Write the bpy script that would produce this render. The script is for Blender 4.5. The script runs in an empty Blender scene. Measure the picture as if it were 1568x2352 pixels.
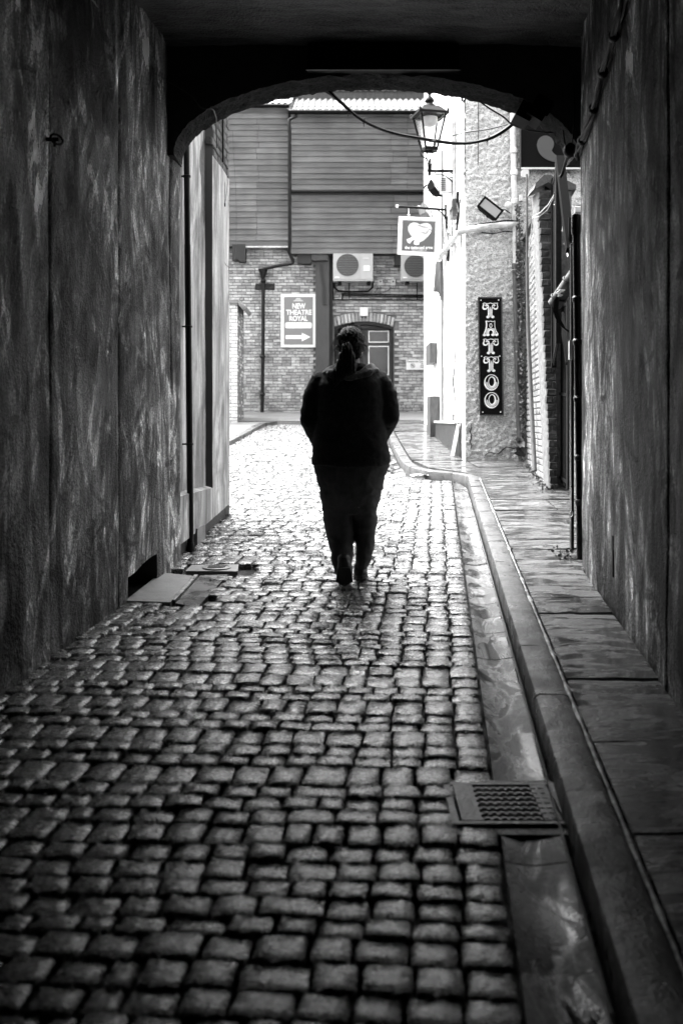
import bpy, bmesh, math, random
from mathutils import Vector, Matrix, noise
random.seed(7)
S = bpy.context.scene
R = math.radians
# ------------------------------------------------------------------ camera
CAMZ = 1.414
cd = bpy.data.cameras.new('camera'); cam = bpy.data.objects.new('camera', cd)
S.collection.objects.link(cam); S.camera = cam
cam.location = (0, 0, CAMZ); cam.rotation_euler = (R(90), 0, 0)
cd.lens = 35; cd.sensor_width = 36; cd.sensor_fit = 'AUTO'
cd.shift_y = -0.0897
cd.clip_start = 0.05; cd.clip_end = 500
cd.dof.use_dof = True; cd.dof.focus_distance = 8.2; cd.dof.aperture_fstop = 2.8
S.render.resolution_x = 682; S.render.resolution_y = 1024
# ------------------------------------------------------------------ light
SUN_AZ = Vector((-0.32, 0.34, 0.88)).normalized()      # direction towards the sun (thin overcast)
w = bpy.data.worlds.new('World'); S.world = w; w.use_nodes = True
wt = w.node_tree; wt.nodes.clear()
wo = wt.nodes.new('ShaderNodeOutputWorld'); bg = wt.nodes.new('ShaderNodeBackground')
sk = wt.nodes.new('ShaderNodeTexSky'); bw = wt.nodes.new('ShaderNodeRGBToBW')
sk.sky_type = 'NISHITA'; sk.sun_disc = False
sk.sun_elevation = math.asin(SUN_AZ.z); sk.sun_rotation = math.atan2(SUN_AZ.x, SUN_AZ.y)
sk.air_density = 1.0; sk.dust_density = 6.0; sk.ozone_density = 1.0
wt.links.new(sk.outputs[0], bw.inputs[0]); wt.links.new(bw.outputs[0], bg.inputs[0]); wt.links.new(bg.outputs[0], wo.inputs[0])
bg.inputs[1].default_value = 0.15
sl = bpy.data.lights.new('sun', 'SUN'); so = bpy.data.objects.new('sun', sl); S.collection.objects.link(so)
sl.energy = 1.5; sl.angle = R(64); sl.color = (1, 1, 1)
so.rotation_euler = (-SUN_AZ).to_track_quat('-Z', 'Y').to_euler()
S.view_settings.view_transform = 'Standard'; S.view_settings.look = 'None'
S.view_settings.gamma = 1; S.view_settings.exposure = 3.15; S.view_settings.use_curve_mapping = False
S.cycles.max_bounces = 7; S.cycles.diffuse_bounces = 1; S.cycles.glossy_bounces = 3
S.cycles.transmission_bounces = 4; S.cycles.use_denoising = True
S.cycles.sample_clamp_indirect = 6
# ------------------------------------------------------------------ helpers
F = 2287.0
def X(u, D): return (u - 784.0) / F * D
def Z(v, D): return CAMZ + (965.0 - v) / F * D
def P(u, v, D): return Vector((X(u, D), D, Z(v, D)))
def gz(y):                                              # height of the uphill lane
    t = min(max((y - 12.0) / 13.0, 0), 1)
    return 0.0547 * y + 0.19 * t * t * (3 - 2 * t)
def lwx(y): return -1.893 + 0.1 * y                     # tunnel left wall
def rwx(y): return 0.94 + 0.098 * y                     # tunnel right wall
def owx(y): return -1.537 + 0.05 * y                    # building left of the exit
def sex(y): return 0.187 + 0.0955 * y                   # right edge of the setts
def bwx(y): return 1.12 + 0.1035 * y                    # brick yard wall
KX = [(11.9, 1.5), (12.25, 1.38), (12.6, 1.15), (12.85, 0.99), (13.1, .89), (13.5, .82), (14.8, .82), (40, .90)]
def kx(y):                                              # kerb, roadside top edge
    if y <= 3.4: return 0.405 + 0.092 * y
    if y <= 11.9: return 0.718 + (1.50 - .718) * (y - 3.4) / 8.5
    for (a, xa), (b, xb) in zip(KX, KX[1:]):
        if y <= b: return xa + (xb - xa) * (y - a) / (b - a)
    return .9
KERB = 0.10
def frame(x, y, dx, dy, tx=None):
    """s along (dx,dy), t = left normal of it, z up"""
    d = Vector((dx, dy, 0)).normalized(); n = Vector((-d.y, d.x, 0))
    if tx: n = -n
    m = Matrix(((d.x, n.x, 0, x), (d.y, n.y, 0, y), (0, 0, 1, 0), (0, 0, 0, 1)))
    return m
class MB:
    def __init__(s): s.v = []; s.f = []; s.mi = []; s.cur = 0
    def add(s, vs, fs, m=None):
        n = len(s.v); s.v += [tuple(m @ Vector(p)) if m else tuple(p) for p in vs]
        s.f += [tuple(i + n for i in f) for f in fs]; s.mi += [s.cur] * len(fs)
    def box(s, x0, x1, y0, y1, z0, z1, m=None):
        s.add([(x0,y0,z0),(x1,y0,z0),(x1,y1,z0),(x0,y1,z0),(x0,y0,z1),(x1,y0,z1),(x1,y1,z1),(x0,y1,z1)],
              [(0,3,2,1),(4,5,6,7),(0,1,5,4),(1,2,6,5),(2,3,7,6),(3,0,4,7)], m)
    def bar(s, a, b, w, h=None, up=(0,0,1)):
        a = Vector(a); b = Vector(b); h = h or w; d = (b - a).normalized()
        up = Vector(up)
        if abs(d.dot(up)) > .95: up = Vector((1, 0, 0))
        x = d.cross(up).normalized() * w / 2; z = x.cross(d).normalized() * h / 2
        vs = [a-x-z, a+x-z, a+x+z, a-x+z, b-x-z, b+x-z, b+x+z, b-x+z]
        s.add(vs, [(0,3,2,1),(4,5,6,7),(0,1,5,4),(1,2,6,5),(2,3,7,6),(3,0,4,7)])
    def prism(s, pts, d):
        """polygon pts (3D, planar) extruded by vector d"""
        n = len(pts); d = Vector(d); pts = [Vector(p) for p in pts]
        s.add(pts + [p + d for p in pts], [tuple(range(n))[::-1], tuple(range(n, 2*n))] + [(i, (i+1) % n, n+(i+1) % n, n+i) for i in range(n)])
    def tube(s, path, r, n=8, cap=True):
        path = [Vector(p) for p in path]; k = len(path)
        rs = r if isinstance(r, (list, tuple)) else [r] * k
        ref = Vector((0.31, 0.17, 0.93)); b = len(s.v); px = None
        for i in range(k):
            d = (path[min(i+1, k-1)] - path[max(i-1, 0)]).normalized()
            if px is None:
                x = d.cross(ref)
                if x.length < .1: x = d.cross(Vector((1, 0, 0)))
            else: x = px - d * px.dot(d)
            x.normalize(); px = x; y = d.cross(x)
            for j in range(n):
                a = 2 * math.pi * j / n
                s.v.append(tuple(path[i] + (x * math.cos(a) + y * math.sin(a)) * rs[i]))
        for i in range(k-1):
            for j in range(n):
                s.f.append((b+i*n+j, b+i*n+(j+1) % n, b+(i+1)*n+(j+1) % n, b+(i+1)*n+j)); s.mi.append(s.cur)
        if cap:
            s.f.append(tuple(range(b, b+n))[::-1]); s.f.append(tuple(range(b+(k-1)*n, b+k*n))); s.mi += [s.cur] * 2
    def lathe(s, prof, c, n=16, ax=None):
        """prof [(r,z)] about vertical axis through c, or rotated by ax"""
        b = len(s.v); c = Vector(c)
        for r, z in prof:
            for j in range(n):
                a = 2 * math.pi * j / n; p = Vector((r*math.cos(a), r*math.sin(a), z))
                s.v.append(tuple(c + (ax @ p if ax else p)))
        k = len(prof)
        for i in range(k-1):
            for j in range(n):
                s.f.append((b+i*n+j, b+i*n+(j+1) % n, b+(i+1)*n+(j+1) % n, b+(i+1)*n+j)); s.mi.append(s.cur)
        s.f.append(tuple(range(b, b+n))[::-1]); s.f.append(tuple(range(b+(k-1)*n, b+k*n))); s.mi += [s.cur] * 2
    def loft(s, rings, n=20, sq=2.0):
        """rings [(cx,cy,cz,rx,ry)] horizontal super-ellipses"""
        b = len(s.v)
        for cx, cy, cz, rx, ry in rings:
            for j in range(n):
                a = 2*math.pi*j/n; c = math.cos(a); q = math.sin(a)
                s.v.append((cx + rx*math.copysign(abs(c)**(2/sq), c), cy + ry*math.copysign(abs(q)**(2/sq), q), cz))
        k = len(rings)
        for i in range(k-1):
            for j in range(n):
                s.f.append((b+i*n+j, b+i*n+(j+1) % n, b+(i+1)*n+(j+1) % n, b+(i+1)*n+j)); s.mi.append(s.cur)
        s.f.append(tuple(range(b, b+n))[::-1]); s.f.append(tuple(range(b+(k-1)*n, b+k*n))); s.mi += [s.cur] * 2
    def ell(s, c, r, n=14, m=None):
        prof = [(math.sin(math.pi*i/n), -math.cos(math.pi*i/n)) for i in range(1, n)]
        k = len(s.v); s.lathe(prof, (0, 0, 0), 18)
        c = Vector(c)
        for i in range(k, len(s.v)):
            p = Vector(s.v[i]); p = Vector((p.x*r[0], p.y*r[1], p.z*r[2]))
            if m: p = m @ p
            s.v[i] = tuple(c + p)
    def sheet(s, fn, us, vs):
        """grid sheet, fn(u,v)->point"""
        b = len(s.v); nu = len(us); nv = len(vs)
        for v_ in vs:
            for u_ in us: s.v.append(tuple(fn(u_, v_)))
        for j in range(nv-1):
            for i in range(nu-1):
                s.f.append((b+j*nu+i, b+j*nu+i+1, b+(j+1)*nu+i+1, b+(j+1)*nu+i)); s.mi.append(s.cur)
    def mesh(s, name, mats, smooth=False):
        me = bpy.data.meshes.new(name); me.from_pydata(s.v, [], s.f)
        for m in (mats if isinstance(mats, (list, tuple)) else [mats]): me.materials.append(m)
        if len(me.materials) > 1: me.polygons.foreach_set('material_index', s.mi)
        bm = bmesh.new(); bm.from_mesh(me); bmesh.ops.recalc_face_normals(bm, faces=bm.faces); bm.to_mesh(me); bm.free()
        if smooth:
            me.polygons.foreach_set('use_smooth', [True] * len(me.polygons))
            if smooth != 'full': me.set_sharp_from_angle(angle=R(smooth if smooth is not True else 40))
        return me
    def build(s, name, mats, parent=None, smooth=False, **tags):
        return put(name, s.mesh(name, mats, smooth), parent, **tags)
def put(name, me, parent=None, **tags):
    o = bpy.data.objects.new(name, me); S.collection.objects.link(o)
    if parent is not None: o.parent = parent
    for k, v_ in tags.items(): o[k] = v_
    return o
def thing(name, label, cat, group=None, loc=(0, 0, 0)):
    o = bpy.data.objects.new(name, None); S.collection.objects.link(o); o.empty_display_size = .1
    o['label'] = label; o['category'] = cat
    if group: o['group'] = group
    return o
def rng(a, b, n): return [a + (b - a) * i / n for i in range(n + 1)]
def nz(x, y, z=0.0): return noise.noise(Vector((x, y, z)))
def fbm(x, y, z=0.0, o=4): return noise.fractal(Vector((x, y, z)), 1.0, 2.1, o)

# ------------------------------------------------------------------ materials
def mat(name, col=.3, rough=.6, spec=.5, metal=0.0, layers=(), bumps=(), var=0.0, rlay=(), bdist=.01, coat=0, wet=False, sheen=0):
    """layers: (scale xyz, contrast lo, hi, value a, value b, detail, mixfactor) ; bumps: (scale xyz, strength, detail)"""
    m = bpy.data.materials.new(name); m.use_nodes = True; t = m.node_tree; N = t.nodes; L = t.links
    b = N['Principled BSDF']
    b.inputs['Metallic'].default_value = metal
    b.inputs['Specular IOR Level'].default_value = spec
    if sheen: b.inputs['Sheen Weight'].default_value = sheen; b.inputs['Sheen Roughness'].default_value = .35; b.inputs['Sheen Tint'].default_value = (1, 1, 1, 1)
    if coat: b.inputs['Coat Weight'].default_value = coat; b.inputs['Coat Roughness'].default_value = .15
    tc = N.new('ShaderNodeTexCoord'); oi = N.new('ShaderNodeObjectInfo')
    off = N.new('ShaderNodeVectorMath'); off.operation = 'SCALE'; off.inputs[0].default_value = (37., 53., 91.)
    L.new(oi.outputs['Random'], off.inputs['Scale'])
    gp_ = N.new('ShaderNodeNewGeometry'); co = N.new('ShaderNodeVectorMath'); co.operation = 'ADD'
    L.new(gp_.outputs['Position'], co.inputs[0]); co.inputs[1].default_value = (0, 0, 0)
    def ntex(sc, det, seed=0, dist=0.0, rot=None):
        mp = N.new('ShaderNodeMapping');
        if rot:
            m0 = N.new('ShaderNodeMapping'); m0.inputs['Rotation'].default_value = rot; L.new(co.outputs[0], m0.inputs[0])
        mp.inputs['Scale'].default_value = sc; mp.inputs['Location'].default_value = (seed*3.1, seed*1.7, seed*5.3)
        L.new(m0.outputs[0] if rot else co.outputs[0], mp.inputs[0])
        n = N.new('ShaderNodeTexNoise'); n.inputs['Scale'].default_value = 1; n.inputs['Detail'].default_value = det
        n.inputs['Roughness'].default_value = .62; n.inputs['Distortion'].default_value = dist
        L.new(mp.outputs[0], n.inputs[0]); return n.outputs[0]
    def ramp(src, lo, hi, a, c):
        r = N.new('ShaderNodeMapRange'); r.inputs[1].default_value = lo; r.inputs[2].default_value = hi
        r.inputs[3].default_value = a; r.inputs[4].default_value = c; r.clamp = True
        L.new(src, r.inputs[0]); return r.outputs[0]
    def math2(op, x, y):
        q = N.new('ShaderNodeMath'); q.operation = op
        for i, s_ in enumerate((x, y)):
            if isinstance(s_, (int, float)): q.inputs[i].default_value = s_
            else: L.new(s_, q.inputs[i])
        return q.outputs[0]
    cur = col
    for i, (sc, lo, hi, a, c, det, dist, *rt) in enumerate(layers):
        cur = math2('MULTIPLY', cur, ramp(ntex(sc, det, i+1, dist, rt[0] if rt else None), lo, hi, a, c))
    if var:
        ge = N.new('ShaderNodeNewGeometry')
        f = math2('FRACT', math2('ADD', ge.outputs['Random Per Island'], oi.outputs['Random']), 0)
        cur = math2('MULTIPLY', cur, ramp(f, 0, 1, 1-var, 1+var))
    cc = N.new('ShaderNodeCombineColor')
    for i in range(3):
        if isinstance(cur, (int, float)): cc.inputs[i].default_value = cur
        else: L.new(cur, cc.inputs[i])
    L.new(cc.outputs[0], b.inputs['Base Color'])
    rc = rough
    for i, (sc, lo, hi, a, c, det, dist) in enumerate(rlay):
        q = ramp(ntex(sc, det, i+11, dist), lo, hi, a, c)
        rc = q if i == 0 else math2('MULTIPLY', rc, q)
    if isinstance(rc, (int, float)): b.inputs['Roughness'].default_value = rc
    else: L.new(rc, b.inputs['Roughness'])
    prev = None
    for i, (sc, st, det) in enumerate(bumps):
        bp = N.new('ShaderNodeBump'); bp.inputs['Strength'].default_value = st; bp.inputs['Distance'].default_value = bdist
        L.new(ntex(sc, det, i+21), bp.inputs['Height'])
        if wet: L.new(ramp(rc, .08, .4, .03, st), bp.inputs['Strength'])
        if prev: L.new(prev, bp.inputs['Normal'])
        prev = bp.outputs[0]
    if prev: L.new(prev, b.inputs['Normal'])
    if coat:
        cb_ = N.new('ShaderNodeBump'); cb_.inputs['Strength'].default_value = .5; cb_.inputs['Distance'].default_value = .009
        L.new(ntex((38, 60, 40), 5, 31), cb_.inputs['Height']); L.new(cb_.outputs[0], b.inputs['Coat Normal'])
    return m
def glass(name, col=.9, rough=.05):
    m = bpy.data.materials.new(name); m.use_nodes = True; b = m.node_tree.nodes['Principled BSDF']
    b.inputs['Base Color'].default_value = (col, col, col, 1); b.inputs['Roughness'].default_value = rough
    b.inputs['Transmission Weight'].default_value = 1; b.inputs['IOR'].default_value = 1.1
    return m
M = {}
M['sett'] = mat('wet_granite', .17, layers=[((9,9,9), .3,.7,.5,1.5,4,0), ((40,60,60), .42,.58,.06,2.0,5,0), ((130,150,130), .4,.6,.4,1.6,2,0)],
    rlay=[((20,20,20), .38,.62,.12,.36,4,0)], bumps=[((26,46,30), .8, 6), ((120,120,120), .9, 3)], var=.35, bdist=.030, spec=.5, coat=1.0)
M['joint'] = mat('dark_joint_grit', .008, layers=[((30,30,30), .3,.7,.5,1.6,3,0)], spec=.15, rlay=[((8,8,8),.4,.6,.6,.9,3,0)], bumps=[((60,60,60), .8, 4)])
M['flag'] = mat('wet_sandstone_flag', .045, spec=.4, layers=[((2.0,5,5), .3,.7,.45,1.7,5,.6), ((12,30,20), .35,.65,.5,1.6,4,0)],
    rlay=[((3.0,9,7), .44,.58,.06,.5,5,.8)], bumps=[((3.0,13,8), 1, 6), ((40,80,40), .5, 3)], var=.22, bdist=.03, wet=True)
M['kerb'] = mat('worn_kerb_stone', .06, spec=.3, layers=[((5,5,5), .3,.7,.65,1.3,5,.4), ((60,60,60), .3,.7,.8,1.2,3,0)],
    rlay=[((5,5,5), .38,.62,.22,.6,4,.5)], bumps=[((14,14,14), .8, 5), ((90,90,90), .6, 3)], var=.12)
M['gutter'] = mat('wet_gutter_slab', .035, spec=.5, layers=[((4,4,4), .3,.7,.6,1.4,5,.8), ((8,2.6,5), .53,.57,1,3.2,5,.7), ((60,60,60), .35,.65,.7,1.3,3,0)],
    rlay=[((7,2.4,4), .45,.55,.08,.55,5,1.0)], bumps=[((30,30,30), .5, 5), ((120,120,120), .4, 2)], var=.12, wet=True)
M['mortarline'] = mat('kerb_mortar', .26, layers=[((18,18,18), .38,.62,.15,1.5,4,0)], rough=.4, bumps=[((60,60,60), 1, 4)])
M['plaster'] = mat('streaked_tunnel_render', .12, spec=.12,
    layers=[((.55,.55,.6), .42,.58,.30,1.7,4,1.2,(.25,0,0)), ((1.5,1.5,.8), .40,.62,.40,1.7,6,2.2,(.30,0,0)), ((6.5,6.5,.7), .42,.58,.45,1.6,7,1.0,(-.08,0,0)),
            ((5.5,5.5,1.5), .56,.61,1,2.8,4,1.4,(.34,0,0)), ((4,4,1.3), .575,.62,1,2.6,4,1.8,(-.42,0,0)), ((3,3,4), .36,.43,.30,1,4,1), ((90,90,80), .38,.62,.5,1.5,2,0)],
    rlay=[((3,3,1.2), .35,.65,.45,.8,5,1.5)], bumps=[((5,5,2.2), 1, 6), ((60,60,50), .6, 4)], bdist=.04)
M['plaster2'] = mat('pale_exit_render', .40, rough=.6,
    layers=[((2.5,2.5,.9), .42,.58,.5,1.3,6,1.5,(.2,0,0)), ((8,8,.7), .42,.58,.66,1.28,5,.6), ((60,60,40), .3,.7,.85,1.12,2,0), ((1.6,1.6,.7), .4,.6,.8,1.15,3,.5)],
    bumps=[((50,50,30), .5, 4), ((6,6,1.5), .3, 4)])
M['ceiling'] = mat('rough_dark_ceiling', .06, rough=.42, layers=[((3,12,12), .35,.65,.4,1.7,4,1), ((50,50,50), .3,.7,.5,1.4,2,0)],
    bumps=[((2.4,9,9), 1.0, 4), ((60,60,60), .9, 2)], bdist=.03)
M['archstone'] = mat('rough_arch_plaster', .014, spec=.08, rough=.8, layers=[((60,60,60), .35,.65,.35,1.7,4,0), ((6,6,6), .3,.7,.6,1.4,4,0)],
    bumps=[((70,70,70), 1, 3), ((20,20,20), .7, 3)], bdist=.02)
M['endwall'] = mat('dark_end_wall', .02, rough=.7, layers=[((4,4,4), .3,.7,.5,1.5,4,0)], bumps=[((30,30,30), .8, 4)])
M['brick'] = mat('dark_wall_brick', .04, rough=.65, layers=[((18,18,18), .3,.7,.6,1.4,4,0), ((90,90,90), .3,.7,.7,1.3,2,0)], bumps=[((60,60,60), .8, 4)], var=.35)
M['fbrick'] = mat('facade_brick', .40, rough=.75, layers=[((3,3,3), .3,.7,.75,1.25,3,0), ((50,50,50), .3,.7,.8,1.2,2,0)], bumps=[((50,50,50), .5, 3)], var=.38)
M['wbrick'] = mat('white_painted_brick', .70, rough=.45, layers=[((12,12,12), .35,.65,.8,1.1,4,0)], bumps=[((35,35,35), .5, 4)], var=.1)
M['pbrick'] = mat('pale_glossy_brick', .30, rough=.3, layers=[((10,10,40), .35,.65,.65,1.2,4,0)], bumps=[((20,20,70), .5, 4)], var=.18)
M['mortar'] = mat('old_mortar', .12, rough=.9, layers=[((20,20,20), .3,.7,.6,1.4,3,0)], bumps=[((60,60,60), .6, 3)])
M['fmortar'] = mat('facade_mortar', .22, rough=.9, layers=[((6,6,6), .3,.7,.7,1.3,3,0)])
M['cast'] = mat('white_roughcast', .88, rough=.8, layers=[((50,50,75), .43,.50,.45,1.0,4,0), ((3,3,3), .3,.6,.85,1.0,3,0)],
    bumps=[((30,30,30), 1, 5), ((80,80,80), .8, 3)], bdist=.03)
M['white'] = mat('white_smooth_render', .86, rough=.6, layers=[((9,9,2), .3,.45,.75,1.0,5,.5)], bumps=[((20,20,20), .3, 4)])
M['board'] = mat('weathered_clapboard', .115, rough=.6, layers=[((2.2,2.2,30), .3,.7,.72,1.25,5,.3), ((1.3,1.3,1.3), .35,.65,.8,1.2,2,0)],
    bumps=[((3,3,60), .35, 4)], var=.24)
M['corr'] = mat('corrugated_sheet', .06, rough=.55, layers=[((14,3,3), .3,.7,.7,1.25,4,0), ((40,40,40), .35,.6,.8,1.1,3,0)])
M['iron'] = mat('black_iron', .004, spec=.08, rough=.5, layers=[((50,50,50), .55,.7,1,3.0,3,0)], bumps=[((40,40,40), .25, 3)])
M['ironwet'] = mat('wet_black_paint', .006, spec=.25, rough=.22, bumps=[((45,45,45), .4, 3)])
M['pipe'] = mat('dark_painted_pipe', .008, spec=.2, rough=.4, layers=[((20,20,5), .5,.7,1,2.5,4,0)], bumps=[((25,25,12), .25, 3)])
M['wpipe'] = mat('white_painted_pipe', .62, rough=.4, layers=[((9,9,9), .3,.6,.55,1.1,4,0)], bumps=[((20,20,20), .4, 3)])
M['gpipe'] = mat('grey_downpipe', .06, rough=.5, layers=[((20,20,6), .3,.7,.6,1.4,4,0)], bumps=[((30,30,9), .4, 3)])
M['cable'] = mat('black_cable', .003, spec=.1, rough=.4)
M['lcable'] = mat('pale_wire', .5, rough=.4)
M['signdark'] = mat('dark_sign_board', .005, spec=.04, rough=.7, layers=[((80,80,80), .62,.75,1,2.5,3,0)])
M['signgrey'] = mat('mid_grey_sign', .20, rough=.5)
M['signwhite'] = mat('white_sign_paint', .85, rough=.5)
M['signlight'] = mat('light_grey_sign_paint', .52, rough=.5)
M['heart'] = mat('heart_grey_paint', .50, rough=.5)
M['hangdark'] = mat('hanging_sign_ground', .08, rough=.5)
M['comma'] = mat('comma_grey', .035, rough=.5)
M['frame'] = mat('white_sign_frame', .75, rough=.35, layers=[((9,9,9), .3,.6,.8,1.05,3,0)])
M['acw'] = mat('cream_metal_case', .42, rough=.4)
M['acd'] = mat('fan_grille_dark', .05, rough=.5)
M['steel'] = mat('galvanised_steel', .09, rough=.45, metal=.2, bumps=[((60,60,60), .5, 3)])
M['column'] = mat('grey_painted_column', .04, rough=.5, layers=[((5,5,2), .3,.7,.8,1.2,3,0)])
M['timber'] = mat('dark_timber', .015, rough=.6, bumps=[((8,8,60), .5, 3)])
M['door'] = mat('dark_door_paint', .03, rough=.35, layers=[((4,4,14), .3,.7,.8,1.2,3,0)])
M['glass'] = mat('dark_glass', .03, rough=.08)
M['lens'] = glass('lantern_glass', .85, .12)
M['lamp'] = mat('lantern_reflector', .55, rough=.4)
M['hoodie'] = mat('black_hoodie_fleece', .02, sheen=.25, rough=.95, spec=.15, layers=[((30,30,30), .3,.7,.7,1.5,4,0)], bumps=[((6,6,14), .8, 4), ((260,260,260), .7, 2)], bdist=.012)
M['trouser'] = mat('dark_denim', .075, sheen=.12, rough=.9, spec=.2, layers=[((8,8,4), .3,.7,.7,1.6,4,0)], bumps=[((9,9,16), .9, 4), ((300,300,300), .7, 2)], bdist=.012)
M['shoe'] = mat('black_shoe', .03, rough=.5, bumps=[((60,60,60), .5, 2)])
M['sole'] = mat('shoe_sole', .03, rough=.6)
M['hair'] = mat('dark_brown_hair', .008, rough=.42, spec=.3, bumps=[((120,120,9), 1, 3)], bdist=.02)
M['skin'] = mat('skin', .30, rough=.5)
M['leaf'] = mat('ivy_leaf', .05, rough=.4, var=.5)
M['stem'] = mat('ivy_stem', .06, rough=.8)
M['corrug_dark'] = mat('ribbed_plinth', .09, rough=.4, bumps=[((40,40,4), .4, 3)])
M['concrete'] = mat('pale_concrete', .17, rough=.45, layers=[((6,6,6), .3,.7,.7,1.25,5,.4)], bumps=[((12,12,12), .3, 5), ((70,70,70), .3, 3)])
M['patch'] = mat('dark_worn_slab', .04, rough=.4, layers=[((5,5,5), .5,.6,1,3.4,5,.8)], rlay=[((5,5,5), .4,.6,.15,.5,4,.5)], bumps=[((20,20,20), .3, 4)])
M['void'] = mat('dark_opening', .02, rough=.9)
M['black'] = mat('matt_black_box', .002, spec=.04, rough=.6)
M['tarmac'] = mat('wet_street', .16, rough=.35, layers=[((2,2,2), .3,.7,.8,1.25,4,0), ((70,70,70), .3,.7,.8,1.2,2,0)], bumps=[((60,60,60), .4, 4)])
M['bark'] = mat('wood_pole', .025, rough=.5, layers=[((30,30,4), .3,.7,.5,1.8,4,0)], bumps=[((40,40,5), .8, 4)])
M['hood'] = mat('hood_fleece_rim_lit', .06, sheen=.5, rough=.95, spec=.2, bumps=[((30,30,30), .8, 4)], bdist=.02)  # paler than the hoodie, so its rim light is put into the colour
# ------------------------------------------------------------------ ground sheets
mb = MB()
ys = [-14] + rng(-13, 60, 73) + [220]
mb.sheet(lambda x, y: (x, y, gz(y) - .11), [-200, -40, -6, -3, 0, 3, 6, 40, 200], ys)
mb.build('ground', M['joint'], kind='structure')
road = MB()
road.sheet(lambda x, y: (x, y, gz(y) - .045), rng(-9, 9, 18), rng(-10, 21.4, 60))
road = road.build('road', M['joint'], kind='structure')

def sett_mesh(seed):
    r = random.Random(seed)
    w_, d_, h = .5, .5, .05
    gx = [-.5, -.40, -.13, .15, .41, .5]; gy = [-.5, -.43, -.15, .14, .44, .5]
    vs = []
    for j, y in enumerate(gy):
        for i, x in enumerate(gx):
            e = (i in (0, 5)) + (j in (0, 5))
            z = 0.0030 * r.uniform(-1, 1) + (0.002 if 1 < i < 4 and 1 < j < 4 else 0)
            z -= (0, .006, .013)[e]
            k = .97 if e == 2 else 1
            vs.append((x * k + r.uniform(-.02, .02), y * k + r.uniform(-.02, .02), z))
    m = MB()
    fs = [(j*6+i, j*6+i+1, (j+1)*6+i+1, (j+1)*6+i) for j in range(5) for i in range(5)]
    m.add(vs, fs)
    ring = [i for i in range(6)] + [j*6+5 for j in range(1, 6)] + [30+i for i in (4, 3, 2, 1, 0)] + [j*6 for j in (4, 3, 2, 1)]
    n = len(m.v)
    for q in ring: m.v.append((m.v[q][0]*1.0, m.v[q][1]*1.0, -.06))
    k = len(ring)
    for i in range(k): m.f.append((ring[(i+1) % k], ring[i], n+i, n+(i+1) % k)); m.mi.append(0)
    me = m.mesh('sett', M['sett'], 38)
    return me, m
SETT = [sett_mesh(i) for i in range(14)]
adir = Vector((.0955, 1, 0)).normalized(); ang = -math.atan(.0955)
def left_limit(y):
    if y < 7.24: return lwx(y) + .0
    if y < 9.46: return owx(y) + .0
    if y < 9.6: return -1.4
    if y < 16: return -4.2
    t = (y - 16) / 5.4
    return -1.93 + .4 * t if y > 16.9 else -3.0
holes = [((-1.33, 6.00), (-.98, 6.84)), ((-1.02, 5.92), (-.87, 6.74)), ((-1.1, 6.80), (-.70, 7.08)), ((.385, 3.085), (.9, 3.365))]
items = []
row = 0; y0 = 1.55; drift = 0
PITW, PITD = .122, .178
while y0 < 21.3:
    d = random.choice((.088, .096, .10, .112, .15, .16)) if 3.2 < y0 < 4.4 else random.choice((.082, .09, .096, .10, .108, .13, .15 if y0 > 4.4 else .1))
    drift += random.uniform(-.035, .035); drift *= .97
    # right edge walks left until the left limit
    yc = y0 + d / 2
    xr = sex(yc) if yc < 12.2 else min(sex(yc), kx(yc) - .24)
    lim = left_limit(yc)
    s_ = 0; c = 0; off = random.choice((0, .05, -.04, .02))
    while True:
        wd = PITW * random.uniform(.90, 1.10)
        if c > 3 and random.random() < .06: wd *= random.choice((.7, 1.35))
        if c == 4: wd += max(-.04, min(.05, drift + off))
        if c >= 3 and c < 30: pass
        xc = xr - s_ - wd / 2
        if xc + wd * .35 < lim: break
        arc = .014 * math.sin(s_ * 2.2 + row * .13) + (random.uniform(-.005, .005))
        yy = yc + arc + s_ * .0955 * 0.6
        wu = wd - random.uniform(.007, .015); du = d - random.uniform(.004, .010)
        bad = any(a[0] - wu*.4 < xc < b[0] + wu*.4 and a[1] - du*.3 < yy < b[1] + du*.3 for a, b in holes)
        if not bad and not (yy > 9.3 and yy < 9.55 and xc < -1.1):
            items.append((xc, yy, gz(yy), wu, du, random.uniform(-.035, .035), random.uniform(-.03, .025), random.uniform(-.022, .022), random.randrange(14), random.uniform(-.006, .005)))
        s_ += wd; c += 1
    y0 += d; row += 1
def sett_matrix(it):
    x, y, z, wu, du, rz, rx, ry, k, dz = it
    n = Matrix.Rotation(math.atan(.0547), 4, 'X')
    return Matrix.Translation((x, y, z + dz)) @ n @ Matrix.Rotation(ang + rz, 4, 'Z') @ Matrix.Rotation(rx, 4, 'X') @ Matrix.Rotation(ry, 4, 'Y') @ Matrix.Diagonal((wu, du, 1, 1))
vis = [it for it in items if it[1] > 2.0 and abs(it[0]) / it[1] < .36]
vis.sort(key=lambda it: it[1]); near = set(map(id, vis[:300]))
stuff = MB()
for it in items:
    if id(it) in near:
        o = put('sett', SETT[it[8]][0], road); o.matrix_local = sett_matrix(it)
    else:
        m = SETT[it[8]][1]; stuff.add(m.v, m.f, sett_matrix(it))
o = stuff.build('sett_field', M['sett'], road, kind='stuff')
o.data.polygons.foreach_set('use_smooth', [True] * len(o.data.polygons)); o.data.set_sharp_from_angle(angle=R(38))

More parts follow.
